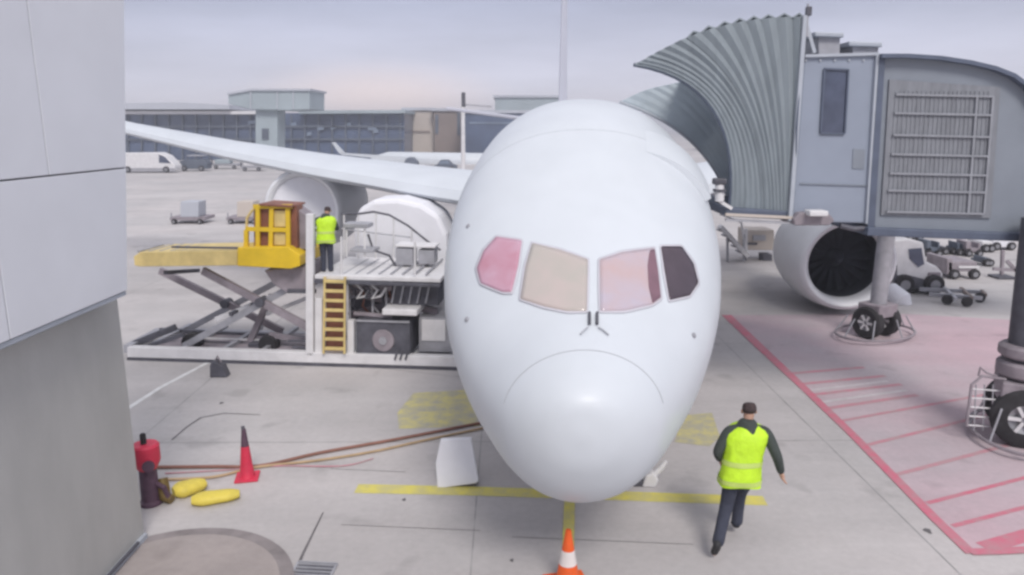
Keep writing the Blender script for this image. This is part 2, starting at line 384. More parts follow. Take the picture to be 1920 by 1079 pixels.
# ---------------------------------------------------------------- the airliner
S_ = [0,.04,.15,.4,.8,1.3,1.8,2.4,3.2,4.2,5.5,7.5,12]
Ww = [0,.30,.56,.84,1.08,1.32,1.56,1.80,2.03,2.18,2.25,2.28,2.28]
Tt = [2.55,2.85,3.02,3.2,3.38,3.57,3.83,4.2,4.76,5.42,5.98,6.34,6.38]
Bb = [2.55,2.25,1.98,1.62,1.37,1.28,1.25,1.24,1.22,1.2,1.2,1.2,1.2]
Cc = [2.55,2.55,2.52,2.48,2.5,2.6,2.75,3.0,3.3,3.6,3.78,3.8,3.8]
def pchip(xs, ys):
    n = len(xs); h = [xs[i+1]-xs[i] for i in range(n-1)]; dl = [(ys[i+1]-ys[i])/h[i] for i in range(n-1)]
    d = [dl[0]]+[0 if dl[i-1]*dl[i] <= 0 else 3*(h[i-1]+h[i])/((2*h[i]+h[i-1])/dl[i-1]+(h[i]+2*h[i-1])/dl[i]) for i in range(1, n-1)]+[dl[-1]]
    def f(x):
        x = max(xs[0], min(xs[-1], x)); i = 0
        while i < n-2 and x > xs[i+1]: i += 1
        t = (x-xs[i])/h[i]; a = ys[i]; b = ys[i+1]
        return (2*t**3-3*t*t+1)*a+(t**3-2*t*t+t)*h[i]*d[i]+(-2*t**3+3*t*t)*b+(t**3-t*t)*h[i]*d[i+1]
    return f
fw, ft, fb, fc = pchip(S_, Ww), pchip(S_, Tt), pchip(S_, Bb), pchip(S_, Cc)
D0, X0, AX = 7.5, .77, .084
def fus(s, a, off=0):
    sn = math.sin(a); 
    if s <= 12: wv, tv, bv, cv = fw(s), ft(s), fb(s), fc(s)
    elif s <= 27: wv, tv, bv, cv = 2.28, 6.38, 1.2, 3.8
    else:
        k = (s-27)/19.0; wv = 2.28*(1-k)**.75+.15; tv = 6.38-.3*k; bv = 1.2+4.3*k**1.2; cv = (tv+bv)/2
        if k >= 1: wv, tv, bv, cv = .15, 6.08, 5.5, 5.8
    cs = math.cos(a)
    if sn > 0:
        e_ = 1-.10*max(0, min(1, (s-2.2)/2.6)); cs = math.copysign(abs(cs)**e_, cs); sn = sn**e_
    return Vector((X0+AX*s+(wv+off)*cs, D0+s, cv+((tv-cv+off)*sn if sn > 0 else (cv-bv+off)*sn)))
plane = thing('airliner', 'large white airliner parked nose-on in the middle with four cockpit windows', 'airliner', (X0+AX*4, D0+4, 0))
sta = [0]+[.012*1.35**k for k in range(14)]
sta = [x for x in sta if x < .5]+[.5+.1*k for k in range(60)]+[6.5+.5*k for k in range(12)]+[13+1.5*k for k in range(23)]
NT = 96; vs = [fus(0, 0)]; fs = []
for s in sta[1:]: vs += [fus(s, 2*math.pi*k/NT) for k in range(NT)]
for k in range(NT): fs.append((0, 1+k, 1+(k+1) % NT))
for i in range(len(sta)-2):
    for k in range(NT): a = 1+i*NT; fs.append((a+k, a+(k+1) % NT, a+NT+(k+1) % NT, a+NT+k))
BV = BVHTree.FromPolygons([tuple(v) for v in vs], fs)
MB().add(vs, fs).build('fuselage', 'white_aircraft', plane, smooth=True)
def hit(px, py, off=0):
    d = ray(px, py).normalized(); loc, nrm, _, _ = BV.ray_cast(O, d)
    if loc is None: return None
    if nrm.dot(d) > 0: nrm = -nrm
    return loc+nrm*off
def patch(poly, off, name, m, parent, rings=7, rounds=2, band=None, label=None):
    """a pane that follows the skin of the nose; band=(inner, outer) builds only a rim"""
    base = [Vector((a, b, 0)) for a, b in poly]; sub = []
    for i in range(len(base)):
        a, b = base[i], base[(i+1) % len(base)]; ln = (b-a).length; k = min(.3, 8/ln)
        sub += [a, a.lerp(b, k), a.lerp(b, 1-k)]
    pts = smooth_poly(sub, rounds)
    # densify
    dn = []
    for i in range(len(pts)):
        a, b = pts[i], pts[(i+1) % len(pts)]; k = max(1, int((b-a).length/6))
        dn += [a.lerp(b, j/k) for j in range(k)]
    pts = dn; c = sum(pts, Vector())/len(pts); n = len(pts); v = []; f = []
    ts = [1-i/rings for i in range(rings)] if not band else [band[1], band[0]]
    for t in ts:
        for p in pts:
            if band: q_ = p+(p-c).normalized()*t
            else: q_ = c+(p-c)*t
            h_ = hit(q_.x, q_.y, off)
            kk_ = .95
            while h_ is None and kk_ > 0: h_ = hit(c.x+(q_.x-c.x)*kk_, c.y+(q_.y-c.y)*kk_, off); kk_ -= .05
            v.append(h_)
    if not band: v.append(hit(c.x, c.y, off))
    for i in range(len(ts)-1):
        for k in range(n): f.append((i*n+k, i*n+(k+1) % n, (i+1)*n+(k+1) % n, (i+1)*n+k))
    if not band: f += [((len(ts)-1)*n+k, (len(ts)-1)*n+(k+1) % n, len(ts)*n) for k in range(n)]
    o = MB().add(v, f).build(name, m, parent, smooth=True, label=label)
    sf = o.modifiers.new('thick', 'SOLIDIFY'); sf.thickness = .012; sf.offset = 0
    return o
panes = [([(931,446),(979,453),(972,500),(960,550),(943,550),(902,533),(895,505),(908,472)], 'pane_rose_reflection', 'side pane with painted rose reflection'),
         ([(998,458),(1050,471),(1102,489),(1100,586),(1062,586),(1020,577),(976,563),(986,500)], 'pane_beige_reflection', 'front pane with painted beige reflection'),
         ([(1124,489),(1167,475),(1226,467),(1232,510),(1238,562),(1222,573),(1171,585),(1125,586)], 'pane_pink_reflection', 'front pane with painted pinkish reflection'),
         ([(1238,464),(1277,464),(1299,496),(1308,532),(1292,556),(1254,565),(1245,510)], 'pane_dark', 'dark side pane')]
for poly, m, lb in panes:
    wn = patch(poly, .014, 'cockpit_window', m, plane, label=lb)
    patch(poly, .010, 'window_seal', 'seal', wn, band=(-1, 4.0))
patch([(1217,473),(1226,471),(1232,510),(1237,560),(1222,571),(1215,540),(1213,500)], .024, 'reflection_strip', 'pane_reflection_edge', plane, rounds=1)  # dark strip painting the edge of a reflection on the pane
for x_ in (1105, 1119):     # two wipers under the centre post
    p = [hit(x_, y_, .03) for y_ in (590, 600, 612)]
    MB().tube(p, .018, 6).build('wiper', 'dark_metal', plane)
for p_ in (((1088, 630), (1094, 624), (1102, 617)), ((1121, 617), (1130, 622), (1140, 631))):
    MB().tube([hit(x_, y_, .02) for x_, y_ in p_], .011, 6).build('probe', 'seam', plane)
for px, py in ((878, 425), (876, 600), (1300, 630)):
    MB().lathe([(.001, .02), (.035, .01), (.035, -.01)], hit(px, py, .01), (hit(px, py, 1)-hit(px, py, 0)), 10).build('sensor', 'grey_metal', plane)
# radome seam and skin joints: thin rings let into the skin
def ring(s, a0, a1, name, r=.006, m='seam', off=.001, n=90, cut=0):
    MB().tube([fus(s-(cut*(1-math.sin(a0+(a1-a0)*k/n))/2), a0+(a1-a0)*k/n, off) for k in range(n+1)], r, 6).build(name, m, plane)
ring(.66, .30, math.pi-.30, 'radome_seam', .006, cut=.28)
ring(4.9, 0, 2*math.pi, 'skin_joint', .003); ring(3.0, -.4, -2.74, 'skin_joint', .003)
# lightning strips
for a in (): pass
# open front passenger door on the right-hand side of the picture: a curved slab standing off the skin
def skin_slab(s0, s1, a0, a1, o0, o1, name, m, parent, ns=10, na=14, label=None, slide=0):
    v = []; f = []
    for o_ in (o0, o1):
        for i in range(ns+1):
            for k in range(na+1): v.append(fus(s0+(s1-s0)*i/ns, a0+(a1-a0)*k/na, o_*(1-(k/na)**2.5) if o_ > .05 else o_*.1))
    W1 = na+1; T = (ns+1)*W1
    for i in range(ns):
        for k in range(na):
            q_ = i*W1+k; f.append((q_, q_+1, q_+W1+1, q_+W1)); f.append((T+q_, T+q_+W1, T+q_+W1+1, T+q_+1))
    for i in range(ns): 
        for e_ in (0, na): q_ = i*W1+e_; f.append((q_, q_+W1, T+q_+W1, T+q_))
    for k in range(na):
        for e_ in (0, ns): q_ = e_*W1+k; f.append((q_, q_+1, T+q_+1, T+q_))
    return MB().add(v, f).build(name, m, parent, smooth=True, label=label)
door = skin_slab(4.5, 5.35, .50, 1.15, .02, .10, 'passenger_door', 'white_aircraft', plane, label='raised door edge on the upper right of the nose')
# wiper/eyebrow: nose gear doors and gear under the belly
gx = X0+AX*3.6
for sx in (-1, 1):
    MB().beam((gx+sx*.14, D0+4.4, .55), (gx+sx*.14, D0+4.4, .56), .1, .1).build('axle_cap', 'hub', plane)
    MB().lathe([(.15, -.12), (.36, -.12), (.42, -.07), (.42, .07), (.36, .12), (.15, .12)], (gx+sx*.25+.2, D0+5.4, .42), (1, 0, 0), 24).build('nose_wheel', 'rubber', plane, smooth=True)
    MB().prism([(gx+.2+sx*.42, D0+4.6, 1.25), (gx+.2+sx*.42, D0+6.0, 1.25), (gx+.2+sx*.5, D0+6.0, .72), (gx+.2+sx*.5, D0+4.6, .72)], (.03, 0, 0)).build('gear_door', 'white_aircraft', plane)
MB().tube([(gx+.2, D0+5.4, .42), (gx+.2, D0+5.5, 1.3)], .1, 12).build('nose_strut', 'white_metal', plane)
MB().tube([(gx-.15, D0+5.4, .42), (gx+.55, D0+5.4, .42)], .07, 12).build('axle', 'grey_metal', plane)
# vertical fin, seen edge-on
fx = lambda d: X0+AX*(d-D0)
def fin_sect(y0, y1, z, th): return [Vector((fx(y0)-0, y0, z)), Vector((fx((y0+y1)/2)-th/2, y0+(y1-y0)*.3, z)), Vector((fx(y1), y1, z)), Vector((fx((y0+y1)/2)+th/2, y0+(y1-y0)*.3, z))]
xsh = -1.12
a_ = [v+Vector((xsh, 0, 0)) for v in fin_sect(42, 52, 6.0, .55)]; b_ = [v+Vector((xsh-.0, 0, 0)) for v in fin_sect(50, 54.5, 15.5, .34)]
MB().add(a_+b_, [(0, 1, 2, 3), (4, 7, 6, 5)]+[(i, (i+1) % 4, 4+(i+1) % 4, 4+i) for i in range(4)]).build('tail_fin', 'fin_white', plane, smooth=True)
MB().box((fx(46)+xsh, 46, 6.45), (1.7, 6, .5)).build('fin_fairing', 'fin_white', plane, bevel=.15)
for sx in (-1, 1):
    v = [Vector((fx(47)+sx*.3+xsh, 46.5, 6.0)), Vector((fx(47)+sx*.3+xsh, 51, 6.0)), Vector((fx(50)+sx*7.6+xsh, 52.6, 6.95)), Vector((fx(50)+sx*7.6+xsh, 51.0, 6.95))]
    MB().prism(v, (0, 0, .2)).build('tailplane', 'fin_white', plane, bevel=.05)
# wing on the left of the picture
def wing(sx, rootx, tipdx, name):
    prof = [(0, 0), (.02, .30), (.12, .62), (.35, .75), (.65, .5), (1, .06), (.65, -.12), (.35, -.25), (.1, -.25), (.02, -.12)]
    st = []
    for t in [0, .12, .3, .5, .75, 1]:
        x = rootx+sx*tipdx*t; le = 20.5+t*12.5; ch = 8.5*(1-t)**1.2+1.6; th = .95*(1-t)+.28*t
        z = 3.7+1.75*t+1.1*t*t
        st.append([Vector((x, le+c*ch, z+h_*th)) for c, h_ in prof])
    n = len(prof); v = [q_ for s_ in st for q_ in s_]; f = [tuple(range(n)), tuple((len(st)-1)*n+k for k in range(n))]
    for i in range(len(st)-1):
        for k in range(n): f.append((i*n+k, i*n+(k+1) % n, (i+1)*n+(k+1) % n, (i+1)*n+k))
    return MB().add(v, f).build(name, 'white_aircraft', plane, smooth=True)
wing(-1, -.6, 19.5, 'wing'); wing(1, 4.2, 14, 'wing')
# belly fairing
v = []; 
for s_, r_ in ((12, 2.2), (14, 2.75), (20, 2.85), (24, 2.2)): v.append((X0+AX*s_, D0+s_, 2.3, r_))
MB().tube([Vector(q_[:3]) for q_ in v], [q_[3]*.8 for q_ in v], 24).build('belly_fairing', 'white_aircraft', plane, smooth=True)
def engine(cx, cy, cz, r, label, cover=False):
    d = Vector((AX, 1, 0)).normalized(); c = Vector((cx, cy, cz))
    e = MB().lathe([(r*.76, .55), (r*.77, .3), (r*.79, .12), (r*.84, .02), (r*.885, 0), (r*.93, .04), (r*.965, .14), (r*1.0, .45), (r*1.06, 1.2), (r*1.08, 2.1), (r*1.0, 3.1), (r*.84, 4.0), (r*.7, 4.5)], c, d, 56, cap=False).build('engine', 'cowl_white', plane, smooth=True, label=label)
    MB().lathe([(r*.763, .5), (r*.765, .9), (r*.75, 1.5), (.01, 1.5)], c, d, 48, cap=False).build('inlet_duct', 'inlet', e, smooth=True)
    MB().lathe([(r*.885, -.004), (r*.93, .035), (r*.968, .14), (r*.985, .26)], c-d*.004, d, 56, cap=False).build('inlet_lip', 'cowl_white', e, smooth=True)
    MB().lathe([(.001, .85), (.16, 1.0), (.3, 1.35), (.32, 1.5)], c, d, 24, cap=False).build('spinner', 'inlet', e, smooth=True)
    x = d.cross(Vector((0, 0, 1))).normalized(); z = Vector((0, 0, 1))
    if cover:
        MB().lathe([(.001, .10), (r*.5, .12), (r*.78, .16)], c, d, 40, cap=False).build('intake_cover', 'board_white', e, smooth=True); return e
    for k in range(18):
        a = 2*math.pi*k/18; rd = x*math.cos(a)+z*math.sin(a); tg = -x*math.sin(a)+z*math.cos(a)
        p = [c+d*1.30+rd*.28-tg*.06, c+d*1.44+rd*.28+tg*.10, c+d*1.47+rd*r*.74+tg*.24, c+d*1.22+rd*r*.74-tg*.02]
        MB().prism(p, d*.02).build('fan_blade', 'inlet', e)
    MB().prism([c+d*.9+Vector((-.14, 0, r*.98)), c+d*5+Vector((-.14, 0, r*.7)), c+d*6+Vector((-.14, 0, r+.5)), c+d*3+Vector((-.14, 0, r+.3))], (.28, 0, 0)).build('pylon', 'white_aircraft', e, bevel=.04)
    return e
ce = AY(1592, 500, 22.5); engine(ce.x, ce.y, 1.70, 1.50, 'engine with a wide dark intake under the bridge')
ce = AY(568, 418, 25.5); engine(ce.x, ce.y, 3.05, 1.42, 'engine with a white intake cover behind the cargo loader', True)

# ---------------------------------------------------------------- passenger bridge
YB = 14.0
B = lambda px, py, y=YB: AY(px, py, y)
br = thing('jet_bridge', 'blue-grey passenger bridge with a pleated fan canopy reaching the airliner door', 'jet bridge', (B(1560, 420).x, YB, 0))
def bez(a, b, c, d, t): return a*(1-t)**3+b*3*t*(1-t)**2+c*3*t*t*(1-t)+d*t**3
def cpts(c0, c1, k):  # interpolate control polygons
    return [Vector(p).lerp(Vector(q_), k) for p, q_ in zip(c0, c1)]
def V2(a, b): return Vector((a, b, 0))
def crom(keys, t):
    n = len(keys)-1; x = t*n; i = min(n-1, int(x)); u = x-i
    p = [keys[max(0, i-1)], keys[i], keys[i+1], keys[min(n, i+2)]]
    return .5*((2*p[1])+(p[2]-p[0])*u+(2*p[0]-5*p[1]+4*p[2]-p[3])*u*u+(3*p[1]-p[0]-3*p[2]+p[3])*u**3)
def fan(tops, bots, mids, npl, y0, y1, name, m, amp=.07, nr=14):
    """pleated side: each fold is an object of its own"""
    root = None; objs = []
    def col_(k, zz):
        t = k/npl; a, b, c = crom(tops, t), crom(bots, t), crom(mids, t); yy = y0+(y1-y0)*t
        # quadratic through a, c, b ; the pleat stands proud of or behind the wall
        pts = []
        for j in range(nr+1):
            u = j/nr; p = a*(1-u)*(1-2*u)+c*4*u*(1-u)+b*u*(2*u-1)
            q_ = AY(p.x, p.y, yy); q_.y += zz*amp*(1-.62*t)*(1-.72*u)*(1+.35*math.sin(k*2.3)); pts.append(q_)
        return pts
    for k in range(npl):
        A_, M_, B_ = col_(k, 1), col_(k+.5, -1), col_(k+1, 1)
        v = A_+M_+B_; n = nr+1; f = []
        for r_ in range(2):
            for j in range(nr): f.append((r_*n+j, r_*n+j+1, (r_+1)*n+j+1, (r_+1)*n+j))
        o = MB().add(v, f).build(name, m, br, smooth=False); objs.append(o)
        sf = o.modifiers.new('thick', 'SOLIDIFY'); sf.thickness = .02
    return col_
near_t = [V2(1508, 32), V2(1440, 35), V2(1372, 45), V2(1300, 66), V2(1245, 92), V2(1208, 112), V2(1188, 122)]
near_b = [V2(1482, 412), V2(1470, 410), V2(1455, 408), V2(1438, 405), V2(1415, 402), V2(1388, 398), V2(1368, 392)]
near_m = [V2(1497, 222), V2(1465, 215), V2(1434, 210), V2(1405, 205), V2(1378, 203), V2(1354, 203), V2(1337, 206)]
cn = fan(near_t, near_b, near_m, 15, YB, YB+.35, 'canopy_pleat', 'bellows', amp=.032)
# far side of the canopy, seen through its open mouth
YF = 17.2
def shiftf(lst, dx, dy): return [V2(p.x+dx, p.y+dy) for p in lst]
far_t = [V2(1420, 150), V2(1370, 148), V2(1310, 148), V2(1260, 158), V2(1210, 170), V2(1162, 192)]
far_b = [V2(1440, 380), V2(1430, 380), V2(1415, 380), V2(1400, 380), V2(1380, 378), V2(1366, 374)]
far_m = [V2(1440, 240), V2(1410, 238), V2(1375, 238), V2(1345, 240), V2(1312, 248), V2(1292, 262)]
cf = fan(far_t, far_b, far_m, 12, YF-.3, YF, 'canopy_pleat', 'bellows_far_lit', amp=.014)
# canopy roof: one fold between each near rib and far rib
for k in range(8):
    t0, t1 = k/15, (k+1)/15
    def edge(t, lift):
        a = crom(near_t, t); A_ = AY(a.x, a.y, YB+.35*t); b = crom(near_t, t); Bq = AY(b.x, b.y, YB+.35*t); b = crom(far_t, t); Bq = AY(b.x, b.y, YF); return A_+Vector((0, 0, lift)), Bq+Vector((0, 0, lift))
    a0, b0 = edge(t0, -.0); am, bm_ = edge((t0+t1)/2, .075); a1, b1 = edge(t1, -.0)
    o = MB().add([a0, b0, am, bm_, a1, b1], [(0, 1, 3, 2), (2, 3, 5, 4)]).build('canopy_roof_fold', 'bellows', br)
    sf = o.modifiers.new('thick', 'SOLIDIFY'); sf.thickness = .03; sf.offset = -1
# canopy front hoop (dark rubber lip)
lip = cn(15, 1.2)
MB().tube(lip, .035, 8).build('canopy_lip', 'bridge_dark', br)
MB().tube(cf(12, 1), .04, 8).build('canopy_lip', 'bridge_rail', br)
# cab floor under the canopy
a, b = B(1366, 400), B(1486, 404)
MB().prism([B(1362, 391), B(1487, 398), B(1487, 414), B(1362, 407)], (0, 3.2, 0)).build('cab_floor', 'bridge_dark', br, bevel=.02)
MB().beam(B(1360, 403, YB-.05), B(1486, 409, YB-.05), .06, .05).build('floor_edge', 'far_beige', br)
MB().beam(B(1360, 413, YB-.03), B(1486, 419, YB-.03), .08, .04).build('bumper', 'grey_metal', br)
# cab body
cabp = [B(1508, 104), B(1646, 100), B(1626, 420), B(1484, 416)]
MB().prism(cabp, (0, 3.4, 0)).build('cab', 'bridge_blue', br, bevel=.03)
MB().beam(B(1509, 30, YB-.04), B(1481, 415, YB-.04), .07, .07).build('corner_post', 'bridge_rail', br)
MB().beam(B(1647, 102, YB-.03), B(1627, 420, YB-.03), .10, .08).build('corner_post', 'bridge_rail', br)
MB().beam(B(1509, 106, YB-.03), B(1647, 102, YB-.03), .07, .05).build('roof_trim', 'bridge_rail', br)
wp = [B(1545, 130, YB-.012), B(1590, 132, YB-.012), B(1583, 251, YB-.012), B(1538, 250, YB-.012)]
wn = MB().prism(wp, (0, .03, 0)).build('cab_window', 'dark_glass', br)
for i in range(4): MB().beam(wp[i]+Vector((0, -.02, 0)), wp[(i+1) % 4]+Vector((0, -.02, 0)), .03, .03).build('window_frame', 'bridge_dark', wn)
# roof gear
MB().tube([B(1512, 70), B(1513, 40), B(1515, 8)], [.035, .03, .02], 8).build('beacon_pole', 'grey_metal', br)
MB().box(B(1516, 22), (.1, .1, .16)).build('beacon', 'dark_metal', br, bevel=.02)
MB().beam(B(1508, 35), B(1527, 100), .05, .06).build('canopy_strut', 'bridge_rail', br)
for x0, x1, y0, y1, cap in ((1534, 1576, 66, 101, 1), (1598, 1648, 84, 101, 1)):
    p = [B(x0, y0, YB+.5), B(x1, y0+2, YB+.5), B(x1-1, y1+6, YB+.5), B(x0+1, y1+6, YB+.5)]
    u_ = MB().prism(p, (0, 1.0, 0)).build('roof_unit', 'grey_metal', br, bevel=.02)
    p = [B(x0-6, y0-6, YB+.4), B(x1+7, y0-4, YB+.4), B(x1+7, y0+5, YB+.4), B(x0-6, y0+3, YB+.4)]
    MB().prism(p, (0, 1.2, 0)).build('cap', 'bridge_rail', u_, bevel=.02)
# tunnel
YT = 13.9
T_ = lambda px, py, dy=0: AY(px, py, YT+dy)
top = [(1650, 106), (1700, 106), (1760, 110), (1815, 118), (1862, 129), (1898, 143), (1925, 163), (1950, 200), (1962, 260)]
outl = [T_(*p, .1) for p in top]+[T_(1965, 447, .1), T_(1628, 434, .1)]
MB().prism(outl, (0, 3.1, 0)).build('tunnel_shell', 'bridge_wall', br)
for i in range(len(top)-1): MB().beam(T_(*top[i]), T_(*top[i+1]), .16, .07).build('roof_edge_or_shadow_line', 'bridge_dark', br)  # dark trim paints the shadow line along the roof
MB().prism([T_(1628, 428, -.08), T_(1970, 441, -.08), T_(1970, 456, -.08), T_(1626, 443, -.08)], (0, 3.3, 0)).build('floor_girder', 'bridge_dark', br, bevel=.02)
MB().prism([T_(1649, 108, .02), T_(1660, 108, .02), T_(1640, 430, .02), T_(1627, 430, .02)], (0, .1, 0)).build('end_shadow_strip', 'bridge_dark', br)  # dark strip painted for the shadow gap beside the cab
# louvred glazing panel; rails added to imitate reflected light lines
gl = MB().prism([T_(1668, 150, .06), T_(1876, 164, .06), T_(1858, 410, .06), T_(1652, 404, .06)], (0, .06, 0)).build('louvre_panel', 'bridge_louvre', br)
ys = [178, 213, 254, 290, 326, 358, 398]
for k, y in enumerate(ys):
    xl = 1680-k*3; xr = 1862-k*3
    MB().beam(T_(xl, y, .03), T_(xr, y+4, .03), .04, .035).build('rail', 'bridge_soft', br)
for x in (1862, 1832):
    MB().beam(T_(x, 182, .03), T_(x-17, 400, .03), .04, .03).build('mullion', 'bridge_soft', br)
for k in range(22):
    x = 1680+k*8.3; MB().beam(T_(x, 172, .055), T_(x-16, 400, .055), .022, .015).build('slat', 'bridge_louvre', br)
for k in range(5): MB().beam(B(1512+k*27, 112, YB-.012), B(1512+k*27-2, 116, YB-.012), .03, .03).build('rivet_plate', 'bridge_rail', br)
MB().tube([B(1500, 150, YB-.05), B(1494, 240, YB-.09), B(1492, 300, YB-.06), B(1486, 400, YB-.06)], .014, 6).build('cable', 'bridge_dark', br)
MB().prism([B(1600, 280, YB-.015), B(1622, 281, YB-.015), B(1620, 318, YB-.015), B(1598, 317, YB-.015)], (0, .02, 0)).build('hatch', 'bridge_wall', br)
MB().beam(B(1500, 345, YB-.02), B(1628, 349, YB-.02), .02, .02).build('panel_joint', 'bridge_wall', br)
# equipment below the cab
p = B(1525, 412, YB-.2)
MB().prism([B(1488, 412, YB-.2), B(1500, 400, YB-.2), B(1552, 398, YB-.2), B(1566, 414, YB-.2), B(1555, 424, YB-.2), B(1490, 424, YB-.2)], (0, .8, 0)).build('drive_box', 'mauve_grey', br, bevel=.03)
MB().box(B(1530, 400, YB-.25), (.34, .3, .10)).build('box_lid', 'white_metal', br, bevel=.02)
MB().tube([B(1575, 424), B(1600, 430), B(1640, 428)], .05, 8).build('cable_carrier', 'dark_metal', br)
# lamp unit at the canopy mouth
lp = B(1349, 362, YB+.1)
MB().tube([B(1349, 378), B(1349, 345)], .085, 12).build('lamp_body', 'white_metal', br)
MB().box(B(1349, 341), (.24, .2, .12)).build('lamp_hood', 'dark_metal', br, bevel=.03)
MB().box(B(1349, 358), (.2, .2, .05)).build('lamp_band', 'dark_metal', br)
MB().beam(B(1349, 378), B(1372, 392), .06, .06).build('lamp_arm', 'white_metal', br)

def bogie(par, c, wr, gap, yaw, ring_r, mast_top, mast_r):
    """drive column of a bridge: mast, yoke, two wheels and a hoop guard"""
    c = Vector(c); m = Matrix.Rotation(yaw, 3, 'Z'); X_ = m@Vector((1, 0, 0)); Y_ = m@Vector((0, 1, 0)); Z_ = Vector((0, 0, 1))
    MB().tube([c+Z_*wr*1.9, Vector((mast_top.x, mast_top.y, mast_top.z))], [mast_r, mast_r*1.05], 14).build('lift_column', 'grey_metal' if mast_r < .3 else 'dark_metal', par, smooth=True)
    MB().box(c+Z_*wr*1.75, (gap*1.1, wr*1.5, wr*.8), yaw).build('yoke', 'mauve_grey', par, bevel=.03)
    for sx in (-1, 1):
        wc = c+X_*sx*gap/2+Z_*wr; ax = X_
        wl = MB().lathe([(wr*.5, -.13), (wr*.86, -.14), (wr*.98, -.10), (wr, 0), (wr*.98, .10), (wr*.86, .14), (wr*.5, .13)], wc, ax, 28, cap=False).build('wheel', 'rubber', par, smooth=True)
        MB().lathe([(.001, -.06), (wr*.16, -.07), (wr*.22, -.03), (wr*.5, -.10), (wr*.53, 0), (wr*.5, .10), (wr*.22, .03), (wr*.16, .07), (.001, .06)], wc, ax, 20, cap=False).build('rim', 'hub', wl, smooth=True)
        for k in range(6):
            a = k*math.pi/3; r0 = Y_*math.cos(a)+Z_*math.sin(a)
            MB().beam(wc+ax*(-.10)+r0*wr*.12, wc+ax*(-.11)+r0*wr*.5, .06, .05, up=ax).build('spoke', 'white_metal', wl)
    n = 40; hoop = [c+X_*math.cos(2*math.pi*k/n)*ring_r*1.15+Y_*math.sin(2*math.pi*k/n)*ring_r*.75+Z_*.14 for k in range(n+1)]
    g1 = MB().tube(hoop, .035, 8).build('guard_hoop', 'mauve_grey', par)
    up = [p+Z_*wr*1.1 for p in hoop]
    for k in range(0, n, 5): MB().tube([hoop[k], c+(hoop[k]-c)*.72+Z_*wr*1.15], .02, 6).build('guard_stay', 'grey_metal', par)
# second bridge behind, of which the drive column shows beside the engine
b2c = G(1640, 632)
b2 = thing('jet_bridge', 'rear bridge with a pale lift column and wheels in front of the engine', 'jet bridge', b2c)
bogie(b2, b2c, .46, .72, R(28), 1.12, Vector((b2c.x+.05, b2c.y, 4.0)), .22)
MB().box((b2c.x+.2, b2c.y, 4.15), (2.2, 2.2, .3)).build('cross_beam', 'bridge_dark', b2, bevel=.03)
MB().box((b2c.x+3.5, b2c.y, 5.4), (9, 2.2, 2.0)).build('tunnel_shell', 'bridge_wall', b2, bevel=.03)
# front drive column at the right edge
c1 = G(1905, 822)
bogie(br, c1, .56, .9, R(65), 1.05, Vector((c1.x-.02, c1.y+.1, 4.2)), .33)
for k, (za, zb_) in enumerate(((1.25, 1.55), (1.62, 1.86))): MB().lathe([(.42, za), (.48, za+.05), (.48, zb_-.05), (.42, zb_)], (c1.x-.02, c1.y, 0), (0, 0, 1), 20).build('collar', 'mauve_grey', br, smooth=True)
# lattice step frame beside the near wheels
P1 = lambda px, py: AY(px, py, c1.y-.15)
fr = [P1(1812, 800), P1(1822, 722), P1(1842, 706), P1(1885, 712), P1(1882, 740)]
MB().tube(fr, .028, 8).build('step_frame', 'mauve_grey', br)
for k in range(5):
    y = 730+k*17; MB().tube([P1(1822-k*2, y), P1(1876, y+4)], .016, 6).build('step_rung', 'white_metal', br)
for k in range(3): MB().tube([P1(1830+k*16, 722), P1(1826+k*17, 808)], .014, 6).build('step_bar', 'grey_metal', br)
MB().tube([P1(1835, 706), P1(1838, 690), P1(1850, 700), P1(1868, 706)], .022, 6).build('hook', 'mauve_grey', br)
for ob in list(br.children):
    if ob.name.startswith('floor_girder'): break

# ---------------------------------------------------------------- container loader
LA, LB = G(238, 676), G(846, 695)
LX = (LB-LA).normalized(); LY = Vector((-LX.y, LX.x, 0)); LZ = Vector((0, 0, 1))
def L(px, py, off=0.0): return on_plane(px, py, LA+LY*off, LY)
ld = thing('cargo_loader', 'white scissor-lift cargo loader with yellow raised platform beside the airliner nose', 'cargo loader', LA.lerp(LB, .5))
def lbox(x0, y0, x1, y1, off, depth, name, m, bevel=.015, parent=None, label=None):
    return MB().prism([L(x0, y0, off), L(x1, y0+(x1-x0)*.03, off), L(x1, y1+(x1-x0)*.03, off), L(x0, y1, off)], LY*depth).build(name, m, parent or ld, bevel=bevel, label=label)
def lbeam(a, b, off, w, h, name, m, off2=None, parent=None): return MB().beam(L(*a, off), L(*b, off if off2 is None else off2), w, h).build(name, m, parent or ld, bevel=.01)
# chassis
lbox(238, 652, 890, 671, 0, .22, 'side_rail', 'white_metal')
lbox(238, 672, 890, 677, -.02, .26, 'skid_strip', 'dark_metal', 0)
lbox(300, 618, 860, 628, 2.7, .2, 'side_rail', 'grey_metal')
lbeam((240, 655), (300, 622), .1, .22, .2, 'end_rail', 'grey_metal', 2.7)
p = L(300, 655, .1)
def plate(x0, x1, o0, o1, z, name, m, th=.05):
    a = LA+LX*x0+LY*o0+LZ*z
    return MB().prism([a, a+LX*(x1-x0), a+LX*(x1-x0)+LY*(o1-o0), a+LY*(o1-o0)], LZ*th).build(name, m, ld, bevel=.01)
LLen = (LB-LA).length
plate(.4, LLen*.60, .5, 2.2, .12, 'floor_plate', 'mauve_grey')
plate(LLen*.62, LLen+.5, .25, 2.6, .12, 'floor_plate', 'white_metal')
for k in range(5):
    x = .3+k*1.05; a = LA+LX*x+LY*.22+LZ*.22
    MB().beam(a, a+LY*2.45, .12, .10).build('cross_member', 'grey_metal', ld)
